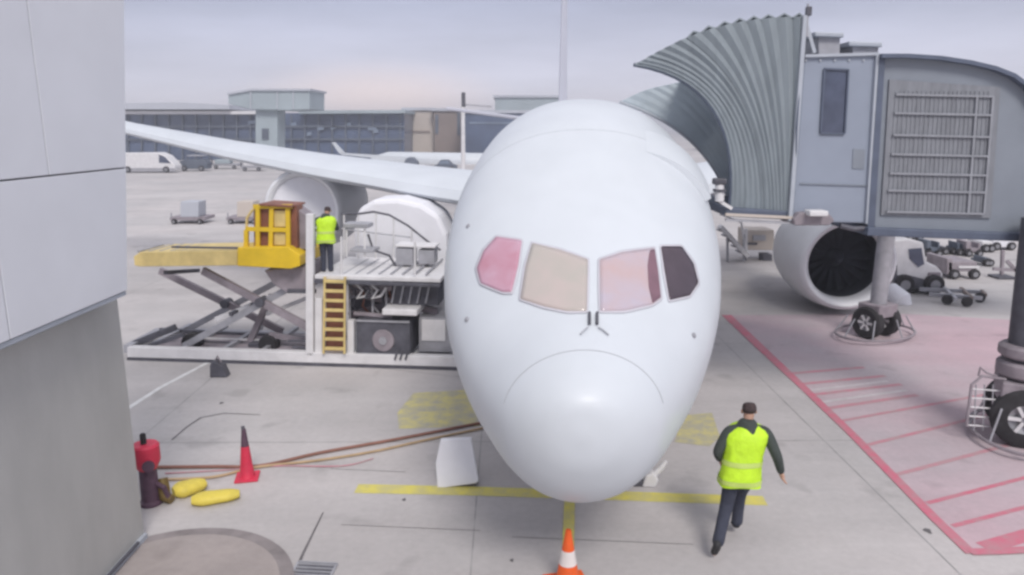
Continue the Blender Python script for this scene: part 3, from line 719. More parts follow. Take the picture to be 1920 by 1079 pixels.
lbeam((245, 648), (330, 614), .6, .16, .16, 'ramp_arm', 'dark_metal', .9); lbeam((262, 655), (345, 628), .5, .10, .10, 'ramp_arm', 'dark_metal')
lbeam((300, 620), (585, 636), 2.0, .10, .13, 'track_rail', 'dark_metal'); lbeam((350, 640), (585, 655), 1.2, .08, .08, 'track_rail', 'dark_metal')
lbeam((345, 634), (590, 642), 1.2, .05, .05, 'track_rail', 'white_metal')
for a, b in (((540, 640), (588, 640)), ((548, 652), (590, 655))): lbeam(a, b, .3, .06, .06, 'bracket', 'dark_metal')
# wheels peeping below
for x in (1.3, 3.4, 6.4): 
    c = LA+LX*x+LY*.9+LZ*.26; MB().lathe([(.1, -.15), (.24, -.15), (.26, -.1), (.26, .1), (.24, .15), (.1, .15)], c, LY, 20).build('wheel', 'rubber', ld, smooth=True)
# scissors
for off, (a0, a1, b0, b1) in ((.45, ((380, 508), (582, 616), (345, 650), (566, 528))), (2.15, ((300, 508), (530, 622), (330, 630), (545, 516)))):
    lbeam(a0, a1, off, .12, .19, 'scissor_arm', 'mauve_grey'); lbeam(b0, b1, off+.15, .12, .17, 'scissor_arm', 'grey_metal')
    c = L((a0[0]+a1[0])/2+6, (a0[1]+a1[1])/2+6, off-.1); MB().lathe([(.12, -.05), (.12, .3)], c, LY, 14).build('pivot', 'dark_metal', ld)
for a, b in (((310, 512), (372, 508)), ((432, 590), (500, 560))): MB().beam(L(*a, .5), L(*b, 2.1), .1, .1).build('cross_tube', 'dark_metal', ld)
lbeam((470, 640), (505, 560), 1.2, .16, .16, 'hydraulic_ram', 'mauve_grey'); lbeam((492, 588), (508, 552), 1.2, .09, .09, 'ram_rod', 'white_metal')
lbeam((405, 600), (470, 575), .8, .10, .14, 'link', 'white_metal'); lbeam((470, 648), (495, 648), 1.0, .3, .16, 'ram_foot', 'dark_metal')
lbeam((500, 590), (575, 560), .9, .08, .10, 'link', 'white_metal'); lbeam((505, 628), (580, 640), .9, .1, .14, 'link', 'mauve_grey')
# raised rear platform
MB().prism([L(250, 482, 0), L(262, 474, 0), L(445, 470, 0), L(445, 499, 0), L(262, 501, 0), L(252, 499, 0)], LY*1.35).build('rear_platform', 'faded_yellow_metal', ld, bevel=.02)
MB().prism([L(445, 465, -.03), L(540, 464, -.03), L(562, 480, -.03), L(562, 500, -.03), L(545, 505, -.03), L(445, 500, -.03)], LY*1.5).build('platform_head', 'yellow_metal', ld, bevel=.02)
lbeam((322, 464), (450, 466), .05, .05, .05, 'roller_guard', 'dark_metal')
for k in range(9):
    a = L(266+k*20, 471, .3); MB().tube([a-LY*.15, a+LY*.95], .035, 8).build('roller', 'grey_metal', ld)
MB().prism([L(495, 508, .3), L(572, 500, .3), L(576, 545, .3), L(540, 552, .3), L(512, 534, .3)], LY*1.4).build('head_gearbox', 'mauve_grey', ld, bevel=.03)
lbeam((540, 546), (592, 547), .3, .12, .10, 'head_link', 'dark_metal')
# operator cage: yellow frame with red-brown panels
cg = MB().prism([L(476, 388, .25), L(556, 386, .25), L(558, 466, .25), L(476, 466, .25)], LY*.40).build('operator_cage', 'red_brown', ld, bevel=.01)
for a, b in (((484, 392), (484, 466)), ((510, 388), (508, 466)), ((540, 388), (541, 466)), ((462, 430), (541, 432)), ((476, 388), (548, 388)), ((462, 432), (462, 464))):
    MB().beam(L(*a, .18), L(*b, .18), .10, .10).build('cage_bar', 'yellow_metal', cg)
MB().tube([L(462, 432, .2), L(463, 410, .2), L(472, 396, .2), L(484, 390, .2)], .035, 8).build('cage_bar', 'faded_yellow_metal', cg)
for x0, x1, y0, y1 in ((514, 535, 396, 426), (514, 535, 437, 460)):
    MB().prism([L(x0, y0, .20), L(x1, y0, .20), L(x1, y1, .20), L(x0, y1, .20)], LY*.03).build('cage_pane', 'faded_yellow_metal', cg)
MB().prism([L(550, 386, .4), L(578, 408, .4), L(580, 470, .4), L(552, 466, .4)], LY*.5).build('side_guard', 'mauve_grey', ld, bevel=.02)
lbeam((500, 381), (560, 385), .5, .9, .05, 'cage_roof', 'red_brown')
# mast, ladder, deck
lbox(573, 402, 587, 668, .0, .14, 'mast', 'white_metal')
lbox(590, 560, 604, 668, .05, .2, 'mast', 'white_metal'); lbox(651, 602, 663, 668, .05, .2, 'mast', 'white_metal')
lbeam((609, 520), (607, 664), -.06, .05, .08, 'ladder_rail', 'faded_yellow_metal'); lbeam((647, 520), (646, 664), -.06, .05, .08, 'ladder_rail', 'faded_yellow_metal')
for k in range(8): lbeam((610, 528+k*18), (645, 529+k*18), -.06, .10, .07, 'ladder_rung', 'faded_yellow_metal')
lbox(611, 530, 644, 662, .25, .1, 'ladder_backing', 'red_brown')
lbox(590, 516, 826, 524, 0, 2.6, 'deck', 'white_metal')
lbeam((590, 528), (826, 536), 0, .10, .08, 'deck_edge', 'dark_metal')
for k in range(8):
    a = L(645+k*22, 515, .25); MB().tube([a, a+LY*2.1], .03, 8).build('deck_roller', 'grey_metal', ld)
# machinery below the deck
lbox(735, 526, 822, 572, .5, 1.2, 'machinery_cover', 'dark_metal', label='dark louvred machinery cover below the deck')
for k in range(5): lbeam((742+k*16, 532), (734+k*16, 570), .46, .03, .05, 'cover_rib', 'grey_metal')
for k, x in enumerate((652, 666, 680, 694)):
    MB().tube([L(x, 532, .3), L(x+14, 545, .25), L(x+4, 560, .25), L(x+20, 556, .3), L(x+30, 540, .35)], .035, 8).build('hydraulic_hose', 'white_metal' if k % 2 else 'dark_metal', ld)
lbeam((655, 548), (820, 585), .9, .12, .17, 'scissor_arm', 'mauve_grey'); lbeam((655, 592), (815, 548), 1.1, .12, .17, 'scissor_arm', 'mauve_grey')
lbeam((655, 548), (820, 585), 1.9, .12, .17, 'scissor_arm', 'dark_metal'); lbeam((655, 592), (815, 548), 2.1, .12, .17, 'scissor_arm', 'dark_metal')
eb = lbox(668, 600, 768, 666, .1, 1.1, 'engine_housing', 'dark_metal')
MB().lathe([(.001, -.02), (.12, -.02), (.26, -.01), (.28, .02), (.28, .06)], L(718, 640, .07), LY, 26, cap=False).build('fan_grille', 'mauve_grey', eb, smooth=True)
MB().lathe([(.001, -.03), (.10, -.03), (.10, .03)], L(718, 640, .05), LY, 16, cap=False).build('fan_boss', 'grey_metal', eb)
for a, b in (((668, 602), (768, 605)), ((668, 664), (768, 667))): MB().beam(L(*a, .08), L(*b, .08), .04, .04).build('trim', 'grey_metal', eb)
lbox(716, 580, 782, 592, .0, 1.0, 'housing_lid', 'white_metal', .03)
lbox(785, 596, 850, 660, .5, 1.1, 'cabinet', 'grey_metal'); lbox(790, 600, 835, 640, .46, .04, 'cabinet_door', 'white_metal')
for k in range(3): lbeam((740+k*10, 676), (746+k*10, 656), -.03, .02, .05, 'warning_stripe', 'dark_metal')
lbox(655, 528, 738, 600, 1.7, .1, 'machinery_backing', 'dark_metal')
for k in range(5):
    MB().tube([L(655+k*18, 534, .6), L(668+k*16, 556, .7), L(660+k*20, 575, .6), L(676+k*18, 590, .8)], .028, 8).build('pipe', ('dark_metal', 'red_brown', 'white_metal')[k % 3], ld)
lbeam((655, 536), (735, 541), .5, .1, .12, 'under_beam', 'mauve_grey'); lbeam((664, 588), (735, 594), .4, .12, .08, 'under_beam', 'mauve_grey')
for k, x in enumerate((655, 698, 724)): lbeam((x, 528), (x+1, 600), .5, .05, .05, 'under_post', 'grey_metal')
MB().tube([L(690, 440, 1.6), L(700, 470, 1.5), L(730, 480, 1.4), L(742, 500, 1.4)], .03, 8).build('hydraulic_hose', 'dark_metal', ld)
# handrails on the far and near side of the deck
for off, ys_ in ((2.4, (400, 420, 440)),):
    MB().tube([L(640, 402, off), L(672, 402, off), L(700, 398, off), L(730, 404, off), L(765, 424, off), L(800, 452, off), L(826, 470, off)], .03, 8).build('hand_rail', 'dark_metal', ld)
    for x, yt in ((645, 402), (672, 402), (705, 400), (738, 408), (772, 430), (802, 452)): MB().tube([L(x, yt, off), L(x, 500, off)], .025, 8).build('rail_post', 'white_metal', ld)
    MB().tube([L(640, 430, off), L(770, 446, off)], .02, 6).build('mid_rail', 'grey_metal', ld)
MB().tube([L(640, 445, .1), L(640, 518, .1)], .028, 8).build('rail_post', 'white_metal', ld); MB().tube([L(778, 455, .1), L(778, 518, .1)], .028, 8).build('rail_post', 'white_metal', ld)
lbox(643, 420, 690, 428, 1.0, .5, 'control_shelf', 'grey_metal')
for x in (650, 684): lbeam((x, 430), (x, 482), 1.1, .05, .05, 'shelf_leg', 'white_metal')
lbox(655, 468, 700, 474, 1.0, .6, 'control_shelf', 'grey_metal')
lbox(742, 466, 774, 498, 1.3, .5, 'control_cabinet', 'grey_metal'); lbox(784, 470, 814, 496, 1.3, .5, 'control_cabinet', 'grey_metal')
lbox(740, 460, 816, 464, 1.25, .6, 'cabinet_shelf', 'white_metal')
# white rounded load on the deck behind the rail
P0 = L(668, 520, 2.9)
tb = [(668, 515), (664, 470), (662, 425), (672, 392), (700, 376), (745, 374), (790, 384), (822, 405), (838, 440), (842, 520)]
o = MB().prism([L(*q_, 3.2) for q_ in tb], LY*1.6).build('covered_cargo', 'board_white', bevel=.12)
tag(o, 'white round-topped covered cargo load behind the loader handrail', 'cargo')

# loader wheel chock, black
ck = G(414, 706); kk = thing('wheel_chock', 'small black chock on the ground in front of the loader', 'chock', ck)
MB().prism([ck+Vector((-.22, -.12, 0)), ck+Vector((.2, -.12, 0)), ck+Vector((.1, -.12, .30)), ck+Vector((-.12, -.12, .42)), ck+Vector((-.2, -.12, .30))], (0, .26, 0)).build('block', 'dark_metal', kk, bevel=.03)
MB().tube([ck+Vector((-.1, 0, .38)), ck+Vector((-.05, 0, .5)), ck+Vector((.04, 0, .34))], .02, 6).build('handle', 'mauve_grey', kk)

# ---------------------------------------------------------------- people
def skin_mesh(name, chains, m, parent, levels=2, root=0, smooth=True):
    """chains: list of (list of (pos, (rx, ry))) ; first chain is the trunk; points shared by position join"""
    obs = []
    verts, radii, edges, idx = [], [], [], {}
    for ch in chains:
        prev = None
        for p, r_ in ch:
            key = tuple(round(c, 4) for c in p)
            if key not in idx: idx[key] = len(verts); verts.append(key); radii.append(r_ if isinstance(r_, tuple) else (r_, r_))
            i = idx[key]
            if prev is not None and prev != i: edges.append((prev, i))
            prev = i
    me = bpy.data.meshes.new(name); me.from_pydata(verts, edges, [])
    ob = bpy.data.objects.new(name, me); C.objects.link(ob)
    sk = ob.modifiers.new('skin', 'SKIN'); sk.use_smooth_shade = True
    if not me.skin_vertices: 
        bpy.context.view_layer.objects.active = ob; bpy.ops.mesh.customdata_skin_add()
    for i, r_ in enumerate(radii): me.skin_vertices[0].data[i].radius = r_
    me.skin_vertices[0].data[root].use_root = True
    sb = ob.modifiers.new('sub', 'SUBSURF'); sb.levels = levels; sb.render_levels = levels
    dg = bpy.context.evaluated_depsgraph_get(); ev = ob.evaluated_get(dg); nm = bpy.data.meshes.new_from_object(ev)
    bpy.data.objects.remove(ob); nm.name = name; nm.materials.clear(); nm.materials.append(MATS[m])
    for p in nm.polygons: p.use_smooth = True
    o = bpy.data.objects.new(name, nm); C.objects.link(o)
    if parent: o.parent = parent
    return o
def join_into(a, b):
    bm = bmesh.new(); bm.from_mesh(a.data); bm.from_mesh(b.data); bm.to_mesh(a.data); bm.free()
    me = b.data; bpy.data.objects.remove(b); bpy.data.meshes.remove(me)
    for p in a.data.polygons: p.use_smooth = True
def hand_chains(wr, d, side):
    wr = Vector(wr); d = Vector(d).normalized(); lat = Vector((0, 1, 0)) if abs(d.y) < .8 else Vector((1, 0, 0)); lat = (lat-d*lat.dot(d)).normalized(); nr = d.cross(lat)*side
    pal = wr+d*.05; ch = []
    for k, ln in enumerate((.070, .082, .078, .060)):
        b0 = pal+lat*(.033-.022*k)+d*.03
        ch.append([(tuple(pal), .030), (tuple(b0), .011), (tuple(b0+d*ln*.5+nr*.008), .0095), (tuple(b0+d*ln+nr*.03), .008)])
    ch.append([(tuple(wr+d*.02), .027), (tuple(wr+d*.035+lat*.04), .013), (tuple(wr+d*.075+lat*.055+nr*.015), .010)])
    return ch
def person(label, loc, yaw, J, scale, group=None):
    root = thing('person', label, 'person', loc); root['group'] = 'ground crew in yellow vests'
    root.rotation_euler = (0, 0, yaw); root.scale = (scale,)*3
    pel, ch, nk, hd = J['pel'], J['chest'], J['neck'], J['head']
    hdv = Vector(hd); nkv = Vector(nk); f = Vector(J.get('face', (0, 1, 0))).normalized(); sd_ = f.cross(Vector((0, 0, 1))).normalized()
    T3 = lambda v: tuple(v)
    body = [[(pel, (.15, .11)), (ch, (.16, .11)), (nk, (.062, .062)), (T3(nkv.lerp(hdv, .45)), (.055, .06)), (T3(hdv+Vector((0, 0, -.03))), (.078, .092)), (T3(hdv+Vector((0, 0, .06))), (.074, .09))]]
    body.append([(T3(hdv+Vector((0, 0, -.03))), (.078, .092)), (T3(hdv+f*.085+Vector((0, 0, -.05))), (.035, .035))])
    for s_ in ('l', 'r'):
        body.append([(ch, (.16, .11)), (J['sh_'+s_], .06), (J['el_'+s_], .045), (J['wr_'+s_], .030)])
        body.append([(pel, (.15, .11)), (J['hip_'+s_], .085), (J['kn_'+s_], .06), (J['an_'+s_], .042), (J['toe_'+s_], .038)])
    b = skin_mesh('body', body, 'skin', root)
    for s_, sg in (('l', -1), ('r', 1)):
        d = Vector(J['wr_'+s_])-Vector(J['el_'+s_]); hnd = skin_mesh('hand', [[(J['wr_'+s_], .028), (T3(Vector(J['wr_'+s_])+d.normalized()*.02), .027), (T3(Vector(J['wr_'+s_])+d.normalized()*.05), .030)]]+hand_chains(J['wr_'+s_], d, sg), 'skin', root, levels=1)
        join_into(b, hnd)
        for q_, r_ in ((sd_*sg*.078+Vector((0, 0, -.01)), .02),):
            e = MB().lathe([(.001, -.012), (.02, -.008), (.027, 0), (.02, .01), (.001, .012)], hdv+q_, sd_, 10, cap=False).build('ear', 'skin'); join_into(b, e)
    nose = MB().lathe([(.001, .03), (.012, .02), (.018, 0), (.012, -.01)], hdv+f*.10+Vector((0, 0, -.03)), f, 8).build('nose', 'skin'); join_into(b, nose)
    for sg in (-1, 1):
        MB().lathe([(.001, .008), (.009, .004), (.012, 0)], hdv+f*.088+sd_*sg*.03+Vector((0, 0, .005)), f, 8).build('eye', 'boot', root).location = (0, 0, 0)
    MB().beam(hdv+f*.098-sd_*.022+Vector((0, 0, -.075)), hdv+f*.098+sd_*.022+Vector((0, 0, -.075)), .008, .008).build('mouth', 'red_brown', root)
    hair = skin_mesh('hair', [[(T3(hdv-f*.022+Vector((0, 0, -.035))), (.080, .078)), (T3(hdv-f*.016+Vector((0, 0, .03))), (.092, .098)), (T3(hdv-f*.008+Vector((0, 0, .078))), (.080, .088)), (T3(hdv+Vector((0, 0, .105))), (.05, .05))]], 'hair', root)
    cw = Vector(ch)
    skin_mesh('jacket', [[(pel, (.172, .128)), (T3(Vector(pel).lerp(cw, .5)), (.165, .125)), (ch, (.185, .13)), (T3(cw.lerp(nkv, .65)), (.10, .07)), (T3(nkv+Vector((0, -.01, .085))), (.078, .08))]]+
        [[(T3(cw.lerp(nkv, .65)), (.10, .07)), (J['sh_'+s_], (.075, .078)), (J['el_'+s_], (.062, .062)), (J['wr_'+s_], (.045, .045))] for s_ in 'lr'], J.get('jm', 'dark_cloth'), root)
    skin_mesh('trousers', [[(T3(Vector(pel)+Vector((0, 0, .10))), (.15, .112)), (pel, (.165, .125))]]+
        [[(pel, (.165, .125)), (J['hip_'+s_], (.108, .108)), (J['kn_'+s_], (.078, .082)), (T3(Vector(J['kn_'+s_]).lerp(Vector(J['an_'+s_]), .6)), (.068, .072)), (T3(Vector(J['an_'+s_])+Vector((0, 0, -.02))), (.07, .075))] for s_ in 'lr'], 'navy_cloth', root)
    low = Vector(pel)+Vector((0, 0, .0))
    pv = Vector(pel); secs = [(-.15, .245, .17), (-.05, .235, .165), (.08, .218, .155), (.20, .222, .162), (.31, .238, .175), (.40, .250, .182), (.46, .240, .176), (.51, .190, .160), (.55, .095, .12)]
    vv = []; n_ = 40; ztot = nkv.z-pv.z
    for i, (dz, rx, ry) in enumerate(secs):
        t_ = max(0, dz/.54); c = pv.lerp(nkv, min(1, t_)) if t_ > 0 else pv+Vector((0, 0, 0)); c = Vector((c.x, c.y, pv.z+dz*ztot/.54))
        for k in range(n_):
            a = 2*math.pi*k/n_; w_ = 1+.02*math.sin(5*a+i*1.7)+.012*math.sin(9*a-i)
            vv.append(c+Vector((math.copysign(abs(math.cos(a))**.8, math.cos(a))*rx*w_, math.copysign(abs(math.sin(a))**.8, math.sin(a))*ry*w_, .012*math.sin(3*a+i) if i < 6 else 0)))
    v = MB().add(vv, [(i*n_+k, i*n_+(k+1) % n_, (i+1)*n_+(k+1) % n_, (i+1)*n_+k) for i in range(len(secs)-1) for k in range(n_)]).build('vest', 'hi_vis', smooth=True)
    v.parent = root
    # reflective bands: rings laid on the vest by shrinking onto it
    bv = BVHTree.FromPolygons([tuple(q_.co) for q_ in v.data.vertices], [tuple(p.vertices) for p in v.data.polygons])
    for t_ in (-.30, .42, ):
        c = Vector(pel).lerp(cw, t_); c.xy = (pv.xy if t_ < 0 else c.xy); n_ = 40; vv = []
        for dz in (-.028, .028):
            for k in range(n_):
                a = 2*math.pi*k/n_; d_ = Vector((math.cos(a), math.sin(a), 0)); st_ = c+Vector((0, 0, dz))+d_*.7
                h_ = bv.ray_cast(st_, -d_)[0]
                vv.append((h_ if h_ else c+d_*.18)+d_*.008)
        ff = [(k, (k+1) % n_, n_+(k+1) % n_, n_+k) for k in range(n_)]
        me = MB().add(vv, ff).build('reflective_band', 'hi_vis_band'); me.parent = v
    for s_ in 'lr':
        an, to = Vector(J['an_'+s_]), Vector(J['toe_'+s_]); bk = an+(an-to).normalized()*.04; bk.z = an.z
        skin_mesh('boot', [[(T3(an+Vector((0, 0, .07))), (.052, .058)), (T3(an+Vector((0, 0, -.015))), (.05, .055)), (T3(an.lerp(to, .6)+Vector((0, 0, .0))), (.048, .042)), (T3(to), (.045, .035))]], 'boot', root)
    return root
J1 = dict(pel=(0, 0, .96), chest=(.055, .08, 1.26), neck=(.085, .14, 1.48), head=(.10, .19, 1.63),
          sh_l=(-.13, .10, 1.42), sh_r=(.285, .11, 1.42), el_l=(-.27, .02, 1.17), el_r=(.385, -.07, 1.18), wr_l=(-.20, .14, 1.03), wr_r=(.46, -.02, .96),
          hip_l=(-.085, 0, .90), hip_r=(.095, 0, .90), kn_l=(-.13, .0, .52), kn_r=(.08, .26, .56), an_l=(-.29, -.36, .22), an_r=(.07, .27, .14), toe_l=(-.30, -.26, .05), toe_r=(.07, .44, .08))
pw = G(1378, 1026)
person('worker in yellow vest and dark trousers walking away across the apron, right of the nose', pw, R(-4), J1, 1.2)
J2 = dict(pel=(0, 0, .96), chest=(-.02, .06, 1.26), neck=(.03, .12, 1.47), head=(.06, .19, 1.60),
          sh_l=(-.20, .07, 1.40), sh_r=(.20, .09, 1.39), el_l=(-.34, .10, 1.17), el_r=(.27, .20, 1.15), wr_l=(-.30, .32, 1.10), wr_r=(.20, .42, 1.10),
          hip_l=(-.09, 0, .90), hip_r=(.09, 0, .90), kn_l=(-.08, .03, .50), kn_r=(.09, .03, .50), an_l=(-.09, -.02, .10), an_r=(.09, .0, .10), toe_l=(-.10, .13, .05), toe_r=(.11, .15, .05))
p2 = L(614, 516, .45)
person('worker in yellow vest standing on the cargo loader deck, seen from behind', p2, R(5), J2, .98)

# ---------------------------------------------------------------- things on the stand
def cone(label, c, h, r0, m, sq, pole=None, group='traffic cones', tilt=0):
    t = thing('traffic_cone', label, 'traffic cone', c, group)
    MB().box(c+Vector((0, 0, .02)), (sq, sq, .04), R(12)).build('base', m, t, bevel=.012)
    pr = lambda z: r0+(0.035-r0)*(z/h)
    MB().lathe([(r0*1.1, .035), (pr(.05), .06), (pr(h*.42), h*.42)], c, (0, 0, 1), 24).build('cone_body', m, t, smooth=True)
    MB().lathe([(pr(h*.42)+.002, h*.42), (pr(h*.66)+.002, h*.66)], c, (0, 0, 1), 24).build('reflective_sleeve', 'reflective_white' if not pole else 'red_plastic', t, smooth=True)
    MB().lathe([(pr(h*.66), h*.66), (pr(h), h), (.02, h+.005)], c, (0, 0, 1), 24).build('cone_tip', 'purple_black' if pole else m, t, smooth=True)
    if pole: MB().tube([c+Vector((0, 0, h*.8)), c+Vector((-.01, 0, pole))], .03, 10).build('pole', 'dark_metal', t)
    return t
cone('orange cone with white band on the yellow centre line, at the bottom edge', G(1064, 1100), .80, .17, 'orange_plastic', .54)
cone('red cone with dark top, standing by the hoses left of the nose', G(464, 897), .88, .125, 'red_plastic', .38, pole=.93)
# hydrant post
hp = G(284, 945); t = thing('hydrant_post', 'red-topped dark post with a black knob, standing beside the wall corner', 'post', hp)
MB().lathe([(.17, 0), (.17, .05), (.14, .08), (.13, .62)], hp, (0, 0, 1), 20).build('post', 'purple_black', t, smooth=True)
MB().lathe([(.14, .60), (.19, .70), (.205, .75), (.205, .98), (.18, 1.01)], hp, (0, 0, 1), 20).build('red_head', 'red_plastic', t, smooth=True)
MB().lathe([(.045, 1.0), (.045, 1.16), (.03, 1.18)], hp+Vector((-.02, 0, 0)), (0, 0, 1), 12).build('knob', 'rubber', t, smooth=True)
MB().lathe([(.07, 0), (.09, .03), (.09, .08)], hp+Vector((.1, -.14, .72)), (.3, -1, 0), 12).build('outlet_cap', 'purple_black', t)
MB().tube([hp+Vector((.12, -.02, .35)), hp+Vector((.25, -.05, .3)), hp+Vector((.30, -.02, .1)), hp+Vector((.2, .1, .03))], .04, 8).build('outlet_hose', 'purple_black', t)
# dark elbow fitting next to the post
q = G(312, 942); o = MB().tube([q+Vector((-.05, .05, .38)), q+Vector((-.02, 0, .22)), q+Vector((.0, -.02, .1)), q+Vector((.12, -.06, .07))], [.08, .09, .09, .07], 12).build('hose_coupling', 'purple_black', smooth=True)
mat('brass', (.20, .14, .05), .5, .4, var=.3); o.data.materials.clear(); o.data.materials.append(MATS['brass'])
tag(o, 'brown metal hose coupling on the ground between post and yellow floats', 'coupling')
for (a, b, r_, lb) in (((326, 934), (386, 916), .20, 'shorter yellow foam roll, nearer the red-topped post'), ((360, 948), (450, 935), .17, 'longer flat yellow foam roll, right of the shorter one')):
    pa, pb = G(*a), G(*b); pa.z = pb.z = r_*.8; n_ = 8
    pts = [pa.lerp(pb, k/n_) for k in range(n_+1)]; rs = [r_*x for x in (.55, .86, 1, .97, .92, .9, .86, .74, .5)]
    o = MB().tube(pts, rs, 14).build('yellow_float', 'yellow_chock', smooth=True); tag(o, lb, 'foam roll', 'yellow foam rolls')
    for v in o.data.vertices: v.co.z *= .60
# hoses from the post to the nose gear
def hose(name, pix, m, r_, label, z=None):
    pts = [G(*p) for p in pix]; out_ = []
    keys = [Vector((p.x, p.y, (z[i] if z else r_+.004))) for i, p in enumerate(pts)]
    n_ = 60; out_ = [crom(keys, k/n_) for k in range(n_+1)]
    o = MB().tube(out_, r_, 8).build(name, m, smooth=True); return tag(o, label, 'hose', 'hoses to the airliner')
hose('ground_hose', [(292, 880), (400, 879), (490, 877), (600, 853), (740, 828), (905, 796)], 'hose', .03, 'dark brown hose running from the post to the nose, upper of two')
hose('ground_hose', [(300, 903), (400, 898), (480, 880), (600, 866), (700, 850), (800, 828), (905, 806)], 'hose_pale', .024, 'pale brown hose under the darker one, passing the red cone')
hose('ground_hose', [(310, 890), (420, 884), (520, 876), (640, 876), (700, 862)], 'faded_red', .012, 'thin faded red hose lying beside the cone')
# white equipment box near the nose wheel
bx = thing('equipment_board', 'white upright service panel standing on the yellow line left of the nose', 'panel', G(850, 915))
yb = G(850, 915).y; Q = lambda px, py, dy=0: AY(px, py, yb+dy)
MB().prism([Q(826, 826, .35), Q(884, 824, .35), Q(897, 903, 0), Q(892, 908, 0), Q(820, 917, 0), Q(817, 870, .16)], (0, .10, 0)).build('panel', 'board_white', bx, bevel=.015)
MB().beam(Q(832, 830, .5), Q(838, 912, .75), .04, .04).build('leg', 'grey_metal', bx); MB().beam(Q(880, 830, .5), Q(884, 905, .75), .04, .04).build('leg', 'grey_metal', bx)
MB().beam(Q(826, 915, .1)+Vector((0, 0, .0)), Q(893, 906, .1), .12, .03).build('foot', 'dark_metal', bx)
# small white ground light / chock right of the nose
c = G(1222, 915); gb = thing('ground_connector', 'small white service connector on the ground right of the nose', 'connector', c)
MB().prism([c+Vector((-.16, 0, 0)), c+Vector((.06, -.02, 0)), c+Vector((.12, 0, .12)), c+Vector((.02, 0, .26)), c+Vector((-.10, 0, .20))], (0, .22, 0)).build('housing', 'white_metal', gb, bevel=.03)
MB().tube([c+Vector((.05, .1, .18)), c+Vector((.18, .1, .32)), c+Vector((.24, .1, .42))], [.06, .05, .03], 10).build('spout', 'white_metal', gb, smooth=True)
MB().box(c+Vector((-.2, .12, .05)), (.2, .2, .1)).build('plug', 'dark_metal', gb, bevel=.02)

# ---------------------------------------------------------------- background vehicles and equipment
def gnd_dist(py): return G(960, py).y
def bgthing(name, label, cat, px, py, group=None): 
    c = G(px, py); return thing(name, label, cat, c, group), c, c.y
def ybox(par, y, x0, y0, x1, y1, dep, name, m, bevel=.03, label=None, dy=0):
    A_ = lambda a, b: AY(a, b, y+dy)
    return MB().prism([A_(x0, y0), A_(x1, y0), A_(x1, y1), A_(x0, y1)], (0, dep, 0)).build(name, m, par, bevel=bevel, label=label)
def ywheels(par, y, xs, py, r_, dy=-.02):
    for x in xs:
        c = AY(x, py, y+dy); c.z = r_; w_ = MB().lathe([(.3*r_, -.12), (.9*r_, -.12), (r_, -.07), (r_, .07), (.9*r_, .12), (.3*r_, .12)], c, (0, 1, 0), 18).build('wheel', 'rubber', par, smooth=True)
        MB().lathe([(.001, -.125), (.5*r_, -.125), (.5*r_, .125)], c, (0, 1, 0), 14, cap=False).build('rim', 'hub', w_)
# white van far left
t, c, y = bgthing('van', 'white van parked far off, right beside the wall edge', 'van', 280, 325)
MB().prism([AY(*p, y) for p in ((215, 288), (296, 287), (310, 293), (323, 306), (328, 312), (328, 321), (215, 321))], (0, 2.2, 0)).build('body', 'white_metal', t, bevel=.12)
MB().prism([AY(*p, y-.04) for p in ((298, 291), (309, 295), (320, 307), (298, 306))], (0, .1, 0)).build('cab_window', 'dark_glass', t)
ybox(t, y, 215, 316, 328, 321, .05, 'sill', 'grey_metal', 0, dy=-.05); ywheels(t, y, (240, 312), 322, .42)
# dark tug and baggage truck next to it
t, c, y = bgthing('baggage_tug', 'dark tractor with open cab between the white van and the trailers', 'tractor', 362, 322)
MB().prism([AY(*p, y) for p in ((336, 303), (352, 300), (384, 300), (388, 308), (388, 318), (336, 318))], (0, 1.8, 0)).build('body', 'far_dark', t, bevel=.1)
ybox(t, y, 350, 292, 380, 294, 1.7, 'canopy', 'grey_metal'); 
for x in (352, 378): MB().beam(AY(x, 293, y+.1), AY(x, 303, y+.1), .1, .1).build('canopy_post', 'dark_metal', t)
ywheels(t, y, (346, 378), 320, .38)
t, c, y = bgthing('box_truck', 'small white box truck parked further off behind the dark tractor', 'truck', 345, 300)
ybox(t, y, 322, 262, 360, 288, 5, 'box', 'far_roof', .1); ybox(t, y, 360, 272, 372, 292, 2.5, 'cab', 'far_dark', .1); ybox(t, y, 322, 288, 372, 294, 2.4, 'chassis', 'dark_metal', 0); ywheels(t, y, (330, 365), 296, .6)
for i, (x0, x1, yb_, lb) in enumerate(((398, 446, 318, 'low grey baggage trailer nearest the dark tractor'), (452, 492, 322, 'low grey baggage trailer, middle of three in the far row'), (530, 590, 318, 'low grey baggage trailer just below the wing, right end of the row'))):
    t, c, y = bgthing('baggage_trailer', lb, 'trailer', (x0+x1)/2, yb_, 'baggage trailers in the far row')
    ybox(t, y, x0, yb_-10, x1, yb_-6, 2, 'bed', 'grey_metal', .03); ybox(t, y, x0+4, yb_-18, x1-16, yb_-10, 1.5, 'load', 'far_wall' if i != 1 else 'white_metal', .1)
    MB().beam(AY(x0, yb_-20, y), AY(x0, yb_-8, y), .12, .12).build('end_bar', 'dark_metal', t); ywheels(t, y, (x0+7, x1-7), yb_-3, .28)
# container trolleys mid-left
for x0, x1, m, lb in ((318, 384, 'far_roof', 'pale box trolley standing alone on the apron, left of the loader cage'), (424, 486, 'far_beige', 'beige box trolley partly behind the loader cage')):
    t, c, y = bgthing('cargo_trolley', lb, 'trolley', (x0+x1)/2, 421, 'box trolleys on the apron')
    ybox(t, y, x0, 408, x1, 414, 1.6, 'bed', 'mauve_grey', .02); ybox(t, y, x0+20, 379, x1-12, 408, 1.2, 'box', m, .04)
    MB().beam(AY(x0+3, 400, y), AY(x0+3, 410, y), .06, .06).build('handle', 'grey_metal', t); ywheels(t, y, (x0+9, x1-9), 417, .16)
